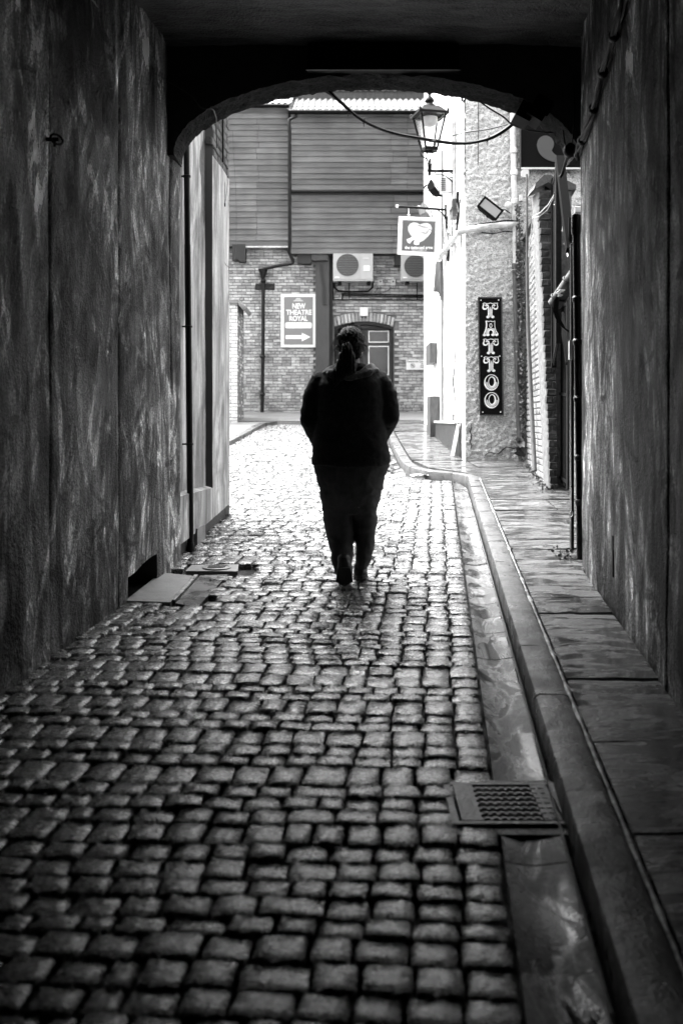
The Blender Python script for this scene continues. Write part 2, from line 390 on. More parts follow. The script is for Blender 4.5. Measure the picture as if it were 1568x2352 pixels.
# street beyond, left pavement
mb = MB(); mb.sheet(lambda x, y: (x, y, gz(y) + .06), rng(-8, 6, 14), rng(21.55, 25.3, 8))
mb.box(-8, 6, 21.42, 21.55, gz(21.4) - .15, gz(21.4) + .064)
mb.build('street', M['tarmac'], kind='structure')
mb = MB()
pts = [(-1.93, 16.9), (-1.80, 18.4), (-1.70, 20), (-1.62, 20.9), (-1.4, 21.4), (-8, 21.4), (-8, 14.2), (-2.6, 14.2)]
n = len(pts); mb.add([(x, y, gz(y) + .05) for x, y in pts] + [(x, y, gz(y) - .1) for x, y in pts], [tuple(range(n))] + [(i, (i+1) % n, n+(i+1) % n, n+i) for i in range(n)])
pv = mb.build('pavement', M['concrete'], kind='structure')
mb = MB()
for (a, b) in zip(pts[:4], pts[1:5]):
    mb.prism([(a[0]-.11, a[1], gz(a[1])-.08), (a[0]+.02, a[1], gz(a[1])-.08), (b[0]+.02, b[1], gz(b[1])-.08), (b[0]-.11, b[1], gz(b[1])-.08)], (0, 0, .145))
mb.build('kerb_stone', M['kerb'], pv)

# ---------------- right pavement: base, flags, kerb, gutter
base = MB()
yy = rng(-3, 21.4, 90)
for a, b in zip(yy, yy[1:]):
    ra = rwx(a) + .05 if a < 6.6 else 5.0; rb = rwx(b) + .05 if a < 6.6 else 5.0
    base.add([(kx(a)+.02, a, gz(a)+KERB-.035), (ra, a, gz(a)+KERB-.035), (rb, b, gz(b)+KERB-.035), (kx(b)+.02, b, gz(b)+KERB-.035)], [(0, 1, 2, 3)])
pave = base.build('pavement', M['joint'], kind='structure')
js = [-3, -1.2, 0, .9, 1.6, 2.2, 2.8, 3.5, 4.19, 5.05, 5.30, 5.66, 6.02, 6.4, 6.8, 7.14, 7.2, 7.55, 7.97, 8.45, 9.08, 9.8, 10.6, 11.7, 12.25, 12.9, 13.8, 14.7, 15.6, 16.5, 17.5, 18.5, 19.5, 20.5, 21.4]
def flag(q, h=.035, seed=0):
    """slab from quad footprint q=[(x,y)*4] with riven top"""
    r = random.Random(seed); m = MB(); nx, ny = 5, 4
    dz = r.uniform(-.004, .004); tl = r.uniform(-.006, .006)
    top = []
    for j in range(ny+1):
        for i in range(nx+1):
            a = i/nx; b = j/ny
            x = (q[0][0]*(1-a)+q[1][0]*a)*(1-b) + (q[3][0]*(1-a)+q[2][0]*a)*b
            y = (q[0][1]*(1-a)+q[1][1]*a)*(1-b) + (q[3][1]*(1-a)+q[2][1]*a)*b
            e = i in (0, nx) or j in (0, ny)
            top.append((x, y, gz(y) + KERB + dz + tl*(b-.5) - (.005 if e else 0) + r.uniform(-.0022, .0022)))
    m.add(top, [(j*(nx+1)+i, j*(nx+1)+i+1, (j+1)*(nx+1)+i+1, (j+1)*(nx+1)+i) for j in range(ny) for i in range(nx)])
    c = [top[0], top[nx], top[-1], top[-1-nx]]
    edge = [i for i in range(nx+1)] + [(j)*(nx+1)+nx for j in range(1, ny+1)] + [ny*(nx+1)+i for i in range(nx-1, -1, -1)] + [j*(nx+1) for j in range(ny-1, 0, -1)]
    n = len(m.v)
    for e in edge: m.v.append((top[e][0], top[e][1], top[e][2]-.06))
    k = len(edge)
    for i in range(k): m.f.append((edge[(i+1) % k], edge[i], n+i, n+(i+1) % k)); m.mi.append(0)
    return m
g = .007
for k, (a, b) in enumerate(zip(js, js[1:])):
    if b - a < .1:
        m = flag([(kx(a)+.17, a+.004), (rwx(a)-.02, a+.004), (rwx(b)-.02, b-.004), (kx(b)+.17, b-.004)], seed=k); m.build('flagstone', M['kerb'], pave); continue
    la, lb = kx(a) + .150, kx(b) + .150
    def right(y):
        if y < 6.6: return rwx(y) - .012
        if y < 8: return min(2.6, rwx(6.6) + (y - 6.6) * 1.0)
        if y < 10.7: return 2.6
        if y < 13.8: return bwx(y) - .01
        return 1.70
    ra, rb = right(a+.02), right(b-.02)
    cuts = [0, 1]
    wid = (ra - la)
    if wid > 1.15: cuts = [0, .5 + random.uniform(-.14, .14), 1]
    elif k % 3 == 1 and b < 6: cuts = [0, 1]
    sk_ = random.uniform(-.02, .02)
    for c0, c1 in zip(cuts, cuts[1:]):
        q = [(la+(ra-la)*c0+g, a+g+sk_*c0*0), (la+(ra-la)*c1-g, a+g), (lb+(rb-lb)*c1-g, b-g), (lb+(rb-lb)*c0+g, b-g)]
        flag(q, seed=k*7+int(c0*10)).build('flagstone', M['flag'], pave, smooth=30)
# mortar fillet between kerb and flags
mb = MB(); yy = rng(0, 11.7, 150)
for a, b in zip(yy, yy[1:]):
    o1, o2 = (kx(a)+.142, kx(b)+.142); w1 = .005 + .013*abs(nz(a*9, 0)); w2 = .005 + .013*abs(nz(b*9, 0))
    mb.add([(o1-w1, a, gz(a)+KERB-.006), (o1, a, gz(a)+KERB-.001), (o1+w1, a, gz(a)+KERB-.006), (o2-w2, b, gz(b)+KERB-.006), (o2, b, gz(b)+KERB-.001), (o2+w2, b, gz(b)+KERB-.006)],
           [(0, 1, 4, 3), (1, 2, 5, 4)])
mb.build('mortar_fillet', M['mortarline'], pave)
# kerb stones along a path
kp = []
y = 0.0
while y < 11.75: kp.append((kx(y), y)); y += .25
kp += [(1.495, 11.80), (1.475, 11.98), (1.42, 12.12), (1.33, 12.24), (1.20, 12.38), (1.07, 12.54), (.96, 12.74), (.88, 13.0), (.835, 13.35), (.82, 13.8)]
y = 14.2
while y < 21.3: kp.append((kx(y), y)); y += .4
kp.append((kx(21.3), 21.3))
def kerb_piece(pts, seed):
    m = MB(); W = .13; r = random.Random(seed); dz = r.uniform(-.003, .003)
    prof = [(0, -.14), (0.0, -.018), (.006, -.006), (.02, 0), (W-.015, .001), (W, -.006), (W, -.14)]
    rings = []
    for i, p in enumerate(pts):
        a = pts[max(i-1, 0)]; b = pts[min(i+1, len(pts)-1)]
        d = Vector((b[0]-a[0], b[1]-a[1])).normalized(); n_ = Vector((d.y, -d.x))
        rings.append([(p[0]+n_.x*t, p[1]+n_.y*t, gz(p[1])+KERB+z+dz+(r.uniform(-.002, .002) if 0 < j < 5 else 0)) for j, (t, z) in enumerate(prof)])
    n = len(prof); vs = [q for rr in rings for q in rr]
    fs = [(i*n+j, i*n+j+1, (i+1)*n+j+1, (i+1)*n+j) for i in range(len(rings)-1) for j in range(n-1)]
    fs += [tuple(range(n)), tuple(range((len(rings)-1)*n, len(rings)*n))]
    m.add(vs, fs); return m
def resample(pts, step):
    out = [pts[0]]; acc = 0
    for a, b in zip(pts, pts[1:]):
        a = Vector(a); b = Vector(b); L_ = (b-a).length; t = step - acc
        while t <= L_: out.append(tuple(a + (b-a)*t/L_)); t += step
        acc = (acc + L_) % step
    return out
kpr = resample(kp, .05)
i = 0; k = 0
while i < len(kpr) - 4:
    n_ = random.choice((12, 14, 16, 18)) if kpr[i][1] < 11.6 or kpr[i][1] > 14 else 9
    seg = kpr[i:i+n_+1]
    if len(seg) < 4: break
    a = Vector(seg[0]); b = Vector(seg[1]); seg = [tuple(a + (b-a)*.08)] + list(seg[1:-1]) + [tuple(Vector(seg[-1]) + (Vector(seg[-2])-Vector(seg[-1]))*.08)]
    kerb_piece(seg, k).build('kerb_stone', M['kerb'], pave, smooth=30); i += n_; k += 1
# gutter slabs
def gslab(q, seed):
    r = random.Random(seed); m = MB(); dz = r.uniform(-.003, .002); nx, ny = 4, 3; top = []
    for j in range(ny+1):
        for i in range(nx+1):
            a = i/nx; b = j/ny
            x = (q[0][0]*(1-a)+q[1][0]*a)*(1-b) + (q[3][0]*(1-a)+q[2][0]*a)*b
            y = (q[0][1]*(1-a)+q[1][1]*a)*(1-b) + (q[3][1]*(1-a)+q[2][1]*a)*b
            z = gz(y) - .006 + dz - .012*math.sin(math.pi*min(1, a*1.1)) - (.003 if j in (0, ny) else 0)
            top.append((x, y, z))
    m.add(top, [(j*(nx+1)+i, j*(nx+1)+i+1, (j+1)*(nx+1)+i+1, (j+1)*(nx+1)+i) for j in range(ny) for i in range(nx)])
    edge = [i for i in range(nx+1)] + [(j)*(nx+1)+nx for j in range(1, ny+1)] + [ny*(nx+1)+i for i in range(nx-1, -1, -1)] + [j*(nx+1) for j in range(ny-1, 0, -1)]
    n = len(m.v)
    for e in edge: m.v.append((top[e][0], top[e][1], top[e][2]-.06))
    kk = len(edge)
    for i in range(kk): m.f.append((edge[(i+1) % kk], edge[i], n+i, n+(i+1) % kk)); m.mi.append(0)
    return m
gy = [1.2, 1.6, 2.1, 2.34, 2.86, 3.04, 3.40, 4.05, 4.52, 4.86, 5.33, 5.66, 5.98, 6.4, 6.85, 7.16, 7.7, 8.2, 8.8, 9.4, 10.1, 10.8, 11.5, 12.15]
for k, (a, b) in enumerate(zip(gy, gy[1:])):
    if a == 3.04: continue
    q = [(sex(a)+.008, a+.004), (kx(a)-.014, a+.004), (kx(b)-.014, b-.004), (sex(b)+.008, b-.004)]
    gslab(q, k).build('gutter_slab', M['gutter'], road, smooth=30)
gyy = rng(12.9, 21.2, 9)
for k, (a, b) in enumerate(zip(gyy, gyy[1:])):
    q = [(kx(a)-.24, a+.004), (kx(a)-.014, a+.004), (kx(b)-.014, b-.004), (kx(b)-.24, b-.004)]
    gslab(q, 50+k).build('gutter_slab', M['gutter'], road, smooth=30)
q = [(1.08, 12.22), (1.34, 12.17), (.80, 12.88), (.58, 12.88)]
gslab([(.60, 12.62), (1.0, 12.35), (1.14, 12.36), (.80, 12.88)], 70).build('gutter_slab', M['gutter'], road, smooth=30)
# thin steel tube standing for the bright water edge along the kerb foot
mb = MB()
pts = [(kx(y_) - .020, y_, gz(y_) + .012 + .002*nz(y_*9, 3)) for y_ in rng(2.15, 9.5, 160)]
mb.tube(pts, .0045, 6); mb.build('kerbside_water_line', M['steel'], smooth=True, label='thin steel tube standing for the water edge along the kerb foot', category='hose')
# loose leaf litter in the gutter
mb = MB()
for a in range(5):
    b = Vector((kx(6.2)-.12, 6.2, gz(6.2)+.006)); q = Matrix.Rotation(a*1.25, 4, 'Z') @ Matrix.Rotation(-.35, 4, 'X')
    mb.add([(0, 0, 0), (.012, .02, .002), (.004, .05, .008), (-.011, .024, 0)], [(0, 1, 2), (0, 2, 3)], Matrix.Translation(b) @ q)
mb.build('fallen_leaf', M['leaf'], label='small dark curled leaf lying on a gutter slab beside the kerb', category='leaf')
mb = MB(); b = Vector((1.02, 12.66, gz(12.66)))
mb.sheet(lambda x, y: (b.x+x+y*.3, b.y-.08+y, b.z+.03+.025*fbm(x*20, y*20)), rng(-.14, .14, 8), rng(-.07, .05, 5))
mb.build('paper_litter', M['signwhite'], label='crumpled white paper scrap in the gutter at the kerb bend', category='litter')

# ---------------- gully grate
gr = thing('drain_grate', 'rectangular iron gully grate set in the gutter near the camera', 'drain')
def GP(x, y, z=0): return (x, y, gz(y) + z)
x0, x1, y0_, y1_ = .342, .715, 3.07, 3.375
mb = MB()
mb.box(x0, x1, y0_, y1_, -.10, -.07)
for o_ in (mb,): pass
T = Matrix.Translation((0, 0, gz(3.22))) @ Matrix(((1,0,0,0),(0,1,0,0),(0,.0547,1,-.0547*3.22),(0,0,0,1)))
mb = MB(); mb.box(x0, x1, y0_, y1_, -.12, -.05, T); mb.build('pit', M['void'], gr)
mb = MB()
for bx in ((x0-.02, x0-.001, y0_-.05, y1_+.04), (x0, x1, y0_-.05, y0_-.001), (x0, x1, y1_+.001, y1_+.04)): mb.box(*bx, -.12, -.008, T)
mb.build('mortar_bed', M['kerb'], gr, kind='stuff')
mb = MB()
for bx in ((x0, x0+.022, y0_, y1_), (x1-.022, x1, y0_, y1_), (x0+.022, x1-.022, y0_, y0_+.018), (x0+.022, x1-.022, y1_-.018, y1_)):
    mb.box(*bx, -.06, .002, T)
mb.build('frame', M['steel'], gr)
for ex0, ex1 in ((x0+.032, x0+.095), (x1-.085, x1-.03)):
    mb = MB(); mb.box(ex0, ex1, y0_+.022, y1_-.022, -.04, .003, T); mb.build('end_plate', M['steel'], gr)
for i in range(7):
    a = y0_+.028 + i*.0365; mb = MB(); mb.box(x0+.096, x1-.086, a, a+.017, -.03, .001, T)
    for q in range(9): mb.box(x0+.105+q*.026, x0+.121+q*.026, a+.003, a+.014, .001, .005, T)
    mb.build('bar', M['steel'], gr)

# ---------------- slabs by the left wall notch
def poly_slab(name, pts, h, m, parent=None, **t):
    mb = MB(); mb.prism([(x, y, gz(y)-.05) for x, y in pts], (0, 0, .05+h)); return mb.build(name, m, parent, **t)
lw = thing('light_well_cover', 'flat concrete slab in front of the dark hole at the foot of the left wall', 'slab')
poly_slab('slab', [(-1.30, 6.06), (-1.03, 6.02), (-1.0, 6.72), (-1.235, 6.83)], -.004, M['concrete'], lw)
poly_slab('kerb_edge', [(-1.31, 5.985), (-1.02, 5.94), (-1.02, 6.0), (-1.30, 6.045)], .003, M['concrete'], lw)
poly_slab('mortar_strip', [(-1.022, 6.0), (-1.0, 6.0), (-.965, 6.72), (-.99, 6.72)], .004, M['mortarline'], lw)
poly_slab('worn_slab', [(-.99, 5.95), (-.845, 5.87), (-.77, 6.78), (-.955, 6.74)], -.006, M['patch'], label='dark trapezoid stone slab with white patches set beside the concrete slab', category='slab')
cv = thing('inspection_cover', 'small pale frame with round cover among the setts by the left wall', 'manhole cover')
poly_slab('frame', [(-1.07, 6.84), (-.71, 6.83), (-.73, 7.07), (-1.06, 7.05)], .004, M['concrete'], cv)
mb = MB(); mb.lathe([(.10, -.02), (.10, .006), (.088, .010), (.086, .006), (.01, .006)], (-.87, 6.95, gz(6.95)+.003), 24)
for q in (-.05, -.025, 0, .025, .05): mb.box(-.93, -.81, 6.947+q, 6.953+q, gz(6.95), gz(6.95)+.014)
mb.build('lid', M['concrete'], cv)
# ------------------------------------------------------------------ tunnel
CEIL = 4.01
def wall_panel(xf, y0, y1, z0f, z1, out, th, amp, seed, ny, nz_, zb=None, extra=()):
    """rendered wall panel: xf(y) surface x, out=+1 faces +x ; displaced face plus thickness"""
    m = MB(); ysr = rng(y0, y1, ny)
    def fn(y, t):
        za = (zb(y) if zb else z0f(y)); z = za + (z1 - za) * t
        e = min((y-y0)/.012, (y1-y)/.012, 1); e = max(e, 0)
        d = amp * fbm(y*1.6, z*.5, seed) + amp*.35*fbm(y*7, z*2.0, seed+5) - .008*(1-e)
        return (xf(y) + out*d, y, z)
    ysr = sorted(set([y0, y0+.012, y1-.012, y1] + list(extra) + ysr[1:-1]))
    m.sheet(fn, ysr, rng(0, 1, nz_))
    for yy_ in (y0, y1):   # returns
        m.add([(xf(yy_)-out*.008, yy_, gz(yy_)-.2), (xf(yy_)-out*th, yy_, gz(yy_)-.2), (xf(yy_)-out*th, yy_, z1), (xf(yy_)-out*.008, yy_, z1)], [(0, 1, 2, 3)])
    zl = .9 if zb else gz(y0)-.3
    m.add([(xf(y0)-out*th, y0, zl), (xf(y1)-out*th, y1, zl), (xf(y1)-out*th, y1, z1), (xf(y0)-out*th, y0, z1)], [(0, 1, 2, 3)])
    return m
lwt = thing('tunnel_wall', 'streaked rendered left wall of the passage, with vertical board joints', 'wall')
zb = lambda y: gz(y) - .06
seams = [(-9, -.5), (-.5, 4.818), (4.822, 5.850), (6.984, 7.24)]
for k, (a, b) in enumerate(seams):
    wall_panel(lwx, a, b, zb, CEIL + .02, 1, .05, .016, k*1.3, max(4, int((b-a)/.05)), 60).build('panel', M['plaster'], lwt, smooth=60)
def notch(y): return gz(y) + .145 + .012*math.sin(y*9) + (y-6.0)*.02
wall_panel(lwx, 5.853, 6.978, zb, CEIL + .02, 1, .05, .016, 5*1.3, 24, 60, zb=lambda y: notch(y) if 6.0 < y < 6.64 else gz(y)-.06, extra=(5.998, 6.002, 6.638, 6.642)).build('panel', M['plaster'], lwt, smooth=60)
mb = MB()
mb.add([(lwx(6.0)-.01, 6.0, notch(6.0)), (lwx(6.64)-.01, 6.64, notch(6.64)), (lwx(6.64)-.3, 6.64, notch(6.64)), (lwx(6.0)-.3, 6.0, notch(6.0))], [(0, 1, 2, 3)])
mb.build('lintel', M['endwall'], lwt)
mb = MB()
mb.add([(lwx(6.0)-.3, 6.0, gz(6)-.5), (lwx(6.64)-.3, 6.64, gz(6)-.5), (lwx(6.64)-.3, 6.64, gz(6.6)+.3), (lwx(6)-.3, 6, gz(6)+.3),
        (lwx(6.0), 6.0, gz(6)-.1), (lwx(6)-.008, 6, gz(6)+.3), (lwx(6.64), 6.64, gz(6)-.1), (lwx(6.64)-.008, 6.64, gz(6.6)+.3)], [(0, 1, 2, 3), (0, 4, 5, 3), (1, 2, 7, 6)])
mb.build('recess', M['void'], lwt)
mb = MB()    # outer mass so no light leaks
mb.add([(-9, -9.3, -2), (-9, 7.0, -2), (-9, 7.0, 5.4), (-9, -9.3, 5.4), (lwx(-9)-.31, -9.3, -2), (lwx(7.0)-.31, 7.0, -2), (lwx(7.0)-.31, 7.0, 5.4), (lwx(-9)-.31, -9.3, 5.4)],
       [(0, 1, 5, 4), (3, 2, 6, 7), (1, 2, 6, 5), (0, 3, 7, 4), (4, 5, 6, 7), (0, 1, 2, 3)])
mb.build('masonry_core', M['endwall'], lwt)
rwt = thing('tunnel_wall', 'streaked rendered right wall of the passage above the raised pavement', 'wall')
for k, (a, b) in enumerate([(-9, -.5), (-.5, 4.10), (4.103, 6.60)]):
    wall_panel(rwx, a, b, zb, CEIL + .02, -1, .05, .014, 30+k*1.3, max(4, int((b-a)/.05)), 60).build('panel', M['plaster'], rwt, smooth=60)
mb = MB()
mb.add([(9, -9.3, -2), (9, 6.56, -2), (9, 6.56, 5.4), (9, -9.3, 5.4), (rwx(-9)+.3, -9.3, -2), (rwx(6.56)+.05, 6.56, -2), (rwx(6.56)+.05, 6.56, 5.4), (rwx(-9)+.3, -9.3, 5.4)],
       [(0, 1, 5, 4), (3, 2, 6, 7), (1, 2, 6, 5), (0, 3, 7, 4), (4, 5, 6, 7), (0, 1, 2, 3)])
mb.build('masonry_core', M['endwall'], rwt)
mb = MB()
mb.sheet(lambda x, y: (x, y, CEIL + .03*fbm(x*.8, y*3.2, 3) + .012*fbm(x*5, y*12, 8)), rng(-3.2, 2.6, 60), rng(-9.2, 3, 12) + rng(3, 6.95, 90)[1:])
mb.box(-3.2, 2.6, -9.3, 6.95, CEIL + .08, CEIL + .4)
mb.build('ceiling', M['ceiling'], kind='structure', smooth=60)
mb = MB(); mb.box(-3.2, 2.6, -9.6, -9.2, -2, 5.4); mb.build('back_wall', M['endwall'], label='blank wall closing the dark passage behind the viewer', category='wall')
# arch
D1, D2, AX, AW, SPR = 6.9, 7.24, X(862, 6.9), 1.395, Z(352, 6.9)
RISE = Z(170, 6.9) - SPR
ar = thing('exit_arch', 'rough plastered segmental archway framing the bright end of the passage', 'arch')
def arc(a, y): return (AX + AW*math.cos(a)*(1 + .004*fbm(a*9, y*3)), y, SPR + RISE*math.sin(a) + .014*fbm(a*14, y*9, 2) + .006*fbm(a*50, y*30, 4))
mb = MB()
aa = rng(math.pi, 0, 260)
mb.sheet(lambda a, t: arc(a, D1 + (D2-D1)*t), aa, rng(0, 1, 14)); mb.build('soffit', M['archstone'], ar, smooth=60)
def face(y, mname, name, top):
    m = MB(); A = [arc(a, y) for a in aa]
    vs = A + [(p[0], y, top) for p in A]; n = len(A)
    m.add(vs, [(i, i+1, n+i+1, n+i) for i in range(n-1)])
    m.add([(-3, y, SPR), (A[0][0], y, A[0][2]), (A[0][0], y, top), (-3, y, top)], [(0, 1, 2, 3)])
    m.add([(3.2, y, SPR), (A[-1][0], y, A[-1][2]), (A[-1][0], y, top), (3.2, y, top)], [(0, 1, 2, 3)])
    m.build(name, M[mname], ar)
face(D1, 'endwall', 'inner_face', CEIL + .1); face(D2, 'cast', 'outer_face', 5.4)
mb = MB(); mb.box(-3, arc(math.pi, D1)[0]+.0, D1+.004, D2-.004, SPR-.012, SPR); mb.build('springer', M['archstone'], ar); mb = MB(); mb.box(1.628, 3.2, D1+.004, D2-.004, SPR-.012, 5.3); mb.build('springer', M['archstone'], ar)
mb = MB(); mb.box(-8.9, 8.9, -9.25, D2-.01, 5.3, 5.4); mb.box(-3, 3.1, 6.97, 7.23, CEIL+.05, 5.3); mb.build('masonry_core', M['endwall'], ar)
# vent panel
vp = thing('vent_panel', 'long dark perforated metal panel above the crown of the arch', 'vent')
mb = MB(); a = P(707, 107, 6.86); b = P(1051, 165, 6.86); mb.box(a.x, b.x, 6.80, 6.895, b.z, a.z); mb.build('casing', M['black'], vp)
mb = MB(); mb.box(a.x-.01, b.x+.01, 6.775, 6.80, b.z-.014, b.z+.006); mb.build('bottom_lip', M['iron'], vp)
mb = MB()
for i in range(62):
    for j in range(9):
        px = a.x+.02+i*(b.x-a.x-.04)/61; pz = b.z+.02+j*(a.z-b.z-.04)/8; mb.add([(px-.004, 6.797, pz-.004), (px+.004, 6.797, pz-.004), (px+.004, 6.797, pz+.004), (px-.004, 6.797, pz+.004)], [(0, 1, 2, 3)])
mb.build('perforations', M['iron'], vp, kind='stuff')

# ------------------------------------------------------------------ bricks
def brick_mesh(seed, m_, worn=0):
    r = random.Random(seed); m = MB(); c = .04 + .02*worn
    # unit brick: x 0..1, y 0(face)..1, z 0..1
    f = [(c+r.uniform(0, .02), r.uniform(0, .10)*(1+worn*2), .08+r.uniform(0, .05)), (1-c-r.uniform(0, .02), r.uniform(0, .10)*(1+worn*2), .08+r.uniform(0, .05)),
         (1-c-r.uniform(0, .02), r.uniform(0, .10), .92-r.uniform(0, .05)), (c+r.uniform(0, .02), r.uniform(0, .10), .92-r.uniform(0, .05))]
    g_ = [(0, .22, 0), (1, .22, 0), (1, .22, 1), (0, .22, 1)]; h = [(x, 1, z) for x, _, z in g_]
    m.add(f + g_ + h, [(0, 1, 2, 3)] + [(i, 4+i, 4+(i+1) % 4, (i+1) % 4) for i in range(4)] + [(4+i, 8+i, 8+(i+1) % 4, 4+(i+1) % 4) for i in range(4)])
    return m.mesh('brick', m_), m
def brick_wall(fr, s0, s1, z0, z1, parent, mk, skip=None, bl=.225, bh=.075, depth=.05, nmax=300, prio=None, header=0, jit=.004, worn=0, z0f=None, gap=.010):
    """bricks in frame fr : s along, t outward; face at t=0 .. back at t=-depth"""
    V = [brick_mesh(90+i, M[mk], worn) for i in range(7)]
    its = []; row = 0; z = z0
    while z < z1 - .01:
        h = min(bh, z1 - z) - gap
        hd = header and row % header == 0
        L_ = bl/2 if hd else bl
        s = s0 - (L_/2 if row % 2 else 0)
        while s < s1 - .012:
            a = max(s, s0); b = min(s + L_, s1)
            if b - a > .03 and not (skip and skip((a+b)/2, z+h/2, (b-a)/2)):
                if z0f is None or z + h > z0f((a+b)/2):
                    its.append((a+.005, b-.005, z, h, random.randrange(7), random.uniform(-jit, jit)))
            s += L_
        z += bh; row += 1
    if prio: its.sort(key=prio)
    st = MB()
    for i, (a, b, z, h, k, dt) in enumerate(its):
        mt = fr @ Matrix.Translation((a, dt, z)) @ Matrix.Diagonal((b-a, -depth, h, 1))
        if i < nmax: o = put('brick', V[k][0], parent); o.matrix_local = mt
        else: st.add(V[k][1].v, V[k][1].f, mt)
    if st.v: st.build('brickwork', M[mk], parent, kind='stuff')

# ------------------------------------------------------------------ building left of the exit
lb = thing('side_building', 'pale rendered building beside the left of the exit, brick above the render', 'building')
fl = frame(owx(0), 0, .05, 1, tx=True)      # s ~ y, t towards +x
k_ = math.hypot(1, .05)
def FL(y, t=0, z=0): return (owx(y) + t, y, z)
ZT = 3.70
def lb_wall(xf, y0, y1, za, zb_, name, mn, seed, ny=24, nzz=70, rough_edge=0):
    m = MB()
    def fn(y, t):
        lo = za(y) if callable(za) else za; hi = zb_(y) if callable(zb_) else zb_; z = lo + (hi-lo)*t
        return (xf(y) + .010*fbm(y*1.7, z*.8, seed) + .003*fbm(y*9, z*5, seed), y, z)
    m.sheet(fn, rng(y0, y1, ny), rng(0, 1, nzz)); return m.build(name, M[mn], lb, smooth=60)
PR = 8.567; SILL = lambda y: Z(1122, 8.45) + (8.45 - y) * .02
bot = lambda y: gz(y) + .10
lb_wall(owx, PR, 9.46, SILL, ZT, 'render_coat', 'plaster2', 4)
lb_wall(lambda y: owx(y)-.063, 7.0, PR+.005, SILL, ZT+1.2, 'recessed_panel', 'plaster2', 5)
lb_wall(owx, 7.2, 9.46, bot, SILL, 'lower_coat', 'plaster2', 6, nzz=20)
mb = MB(); mb.add([FL(PR, 0, SILL(PR)), FL(PR, -.063, SILL(PR)), FL(PR, -.063, 4.55), FL(PR, 0, 4.3)], [(0, 1, 2, 3)])
# curved head of the blind arch
hp = [(PR, 4.0), (PR-.02, 4.2), (PR-.08, 4.36), (PR-.2, 4.52), (PR-.4, 4.66), (PR-.7, 4.74), (PR-1.1, 4.78)]
for (a, za), (b, zc) in zip(hp, hp[1:]): mb.add([FL(a, .0, za), FL(a, -.063, za), FL(b, -.063, zc), FL(b, 0, zc)], [(0, 1, 2, 3)])
mb.build('reveal', M['column'], lb)  # dark grey puts the shade of the camera-facing reveal into its colour
mb = MB(); mb.add([FL(7.2, 0, SILL(7.2)), FL(PR, 0, SILL(PR)), FL(PR, -.07, SILL(PR)+.02), FL(7.2, -.07, SILL(7.2)+.02)], [(0, 1, 2, 3)]); mb.build('sill', M['plaster2'], lb)
mb = MB()   # ragged lower edge + dark plinth
mb.add([FL(7.2, -.03, gz(7.2)-.1), FL(9.44, -.03, gz(9.4)-.1), FL(9.44, -.03, gz(9.4)+.16), FL(7.2, -.03, gz(7.2)+.16)], [(0, 1, 2, 3)])
mb.build('plinth', M['brick'], lb)
mb = MB(); mb.box(0, .34, -.045, .012, 0, .15, Matrix.Translation((owx(7.9)-.0, 7.82, gz(7.9)-.02)) @ Matrix.Rotation(R(90-2.9), 4, 'Z') @ Matrix.Diagonal((1, -1, 1, 1))); mb.build('plinth_stone', M['concrete'], lb)
mb = MB(); mb.box(-7, 0, 0, .03, 0, 0)
mb = MB()   # masonry behind
yA, yB = 7.22, 9.45
mb.add([(-8.9, yA, -1), (owx(yA)-.09, yA, -1), (owx(yB)-.05, yB, -1), (-8.9, yB, -1), (-8.9, yA, 5.5), (owx(yA)-.09, yA, 5.5), (owx(yB)-.05, yB, 5.5), (-8.9, yB, 5.5)],
       [(0, 1, 2, 3), (4, 5, 6, 7), (0, 1, 5, 4), (1, 2, 6, 5), (2, 3, 7, 6), (3, 0, 4, 7)])
mb.build('masonry_core', M['mortar'], lb)
mb = MB(); mb.add([FL(9.46, 0, gz(9.4)), FL(9.46, -.05, gz(9.4)), FL(9.46, -.05, ZT), FL(9.46, 0, ZT)], [(0, 1, 2, 3)]); mb.build('corner', M['plaster2'], lb)
def lskip(s, z, hw): return s/k_ < PR and z < (4.8 if s/k_ < PR-.5 else 4.8 - .7*((s/k_-(PR-.5))/.5)**2)
brick_wall(fl, 7.3*k_, 9.46*k_, ZT+.01, 5.5, lb, 'brick', skip=lskip, nmax=130, prio=lambda t: t[2] - t[0]*.5)
mb = MB(); mb.tube([FL(9.0, .012, 6.0), FL(9.02, .014, 5.0), FL(9.0, .014, 4.3), FL(9.02, .014, ZT+.05)], .009, 6)
mb.build('conduit', M['cable'], lb, smooth=True)
# wire loop at the corner
mb = MB(); pts = []
for t in rng(0, 1, 40):
    a = t*math.pi; u = 526 + 12*math.sin(a*.9) + (t*14); v = 300 + 330*math.sin(math.pi*t*.62)
pth = [(534,300,9.45),(536,330,9.45),(538,370,9.44),(541,420,9.43),(543,480,9.42),(543,540,9.40),(541,585,9.36),(536,608,9.30),(528,615,9.25),(520,610,9.22),(513,596,9.2)]
mb.tube([P(*q) for q in pth], .0022, 5); mb.build('hanging_wire', M['gpipe'], smooth=True, label='thin loop of wire hanging off the corner of the pale left building', category='wire')
mb = MB(); mb.tube([P(517,340,9.3), P(520,390,9.28), P(523,420,9.26), P(519,455,9.2), P(516,472,9.18), P(513,490,9.16)], .002, 5); mb.tube([P(513,395,9.16), P(517,430,9.17), P(516,468,9.18)], .002, 5)
mb.box(*[q for q in (X(514,9.17), X(518,9.17), 9.16, 9.18, Z(474,9.17), Z(467,9.17))]); mb.build('short_wire', M['cable'], smooth=True, label='short dangling wire end against the pale render near the brick edge', category='wire')
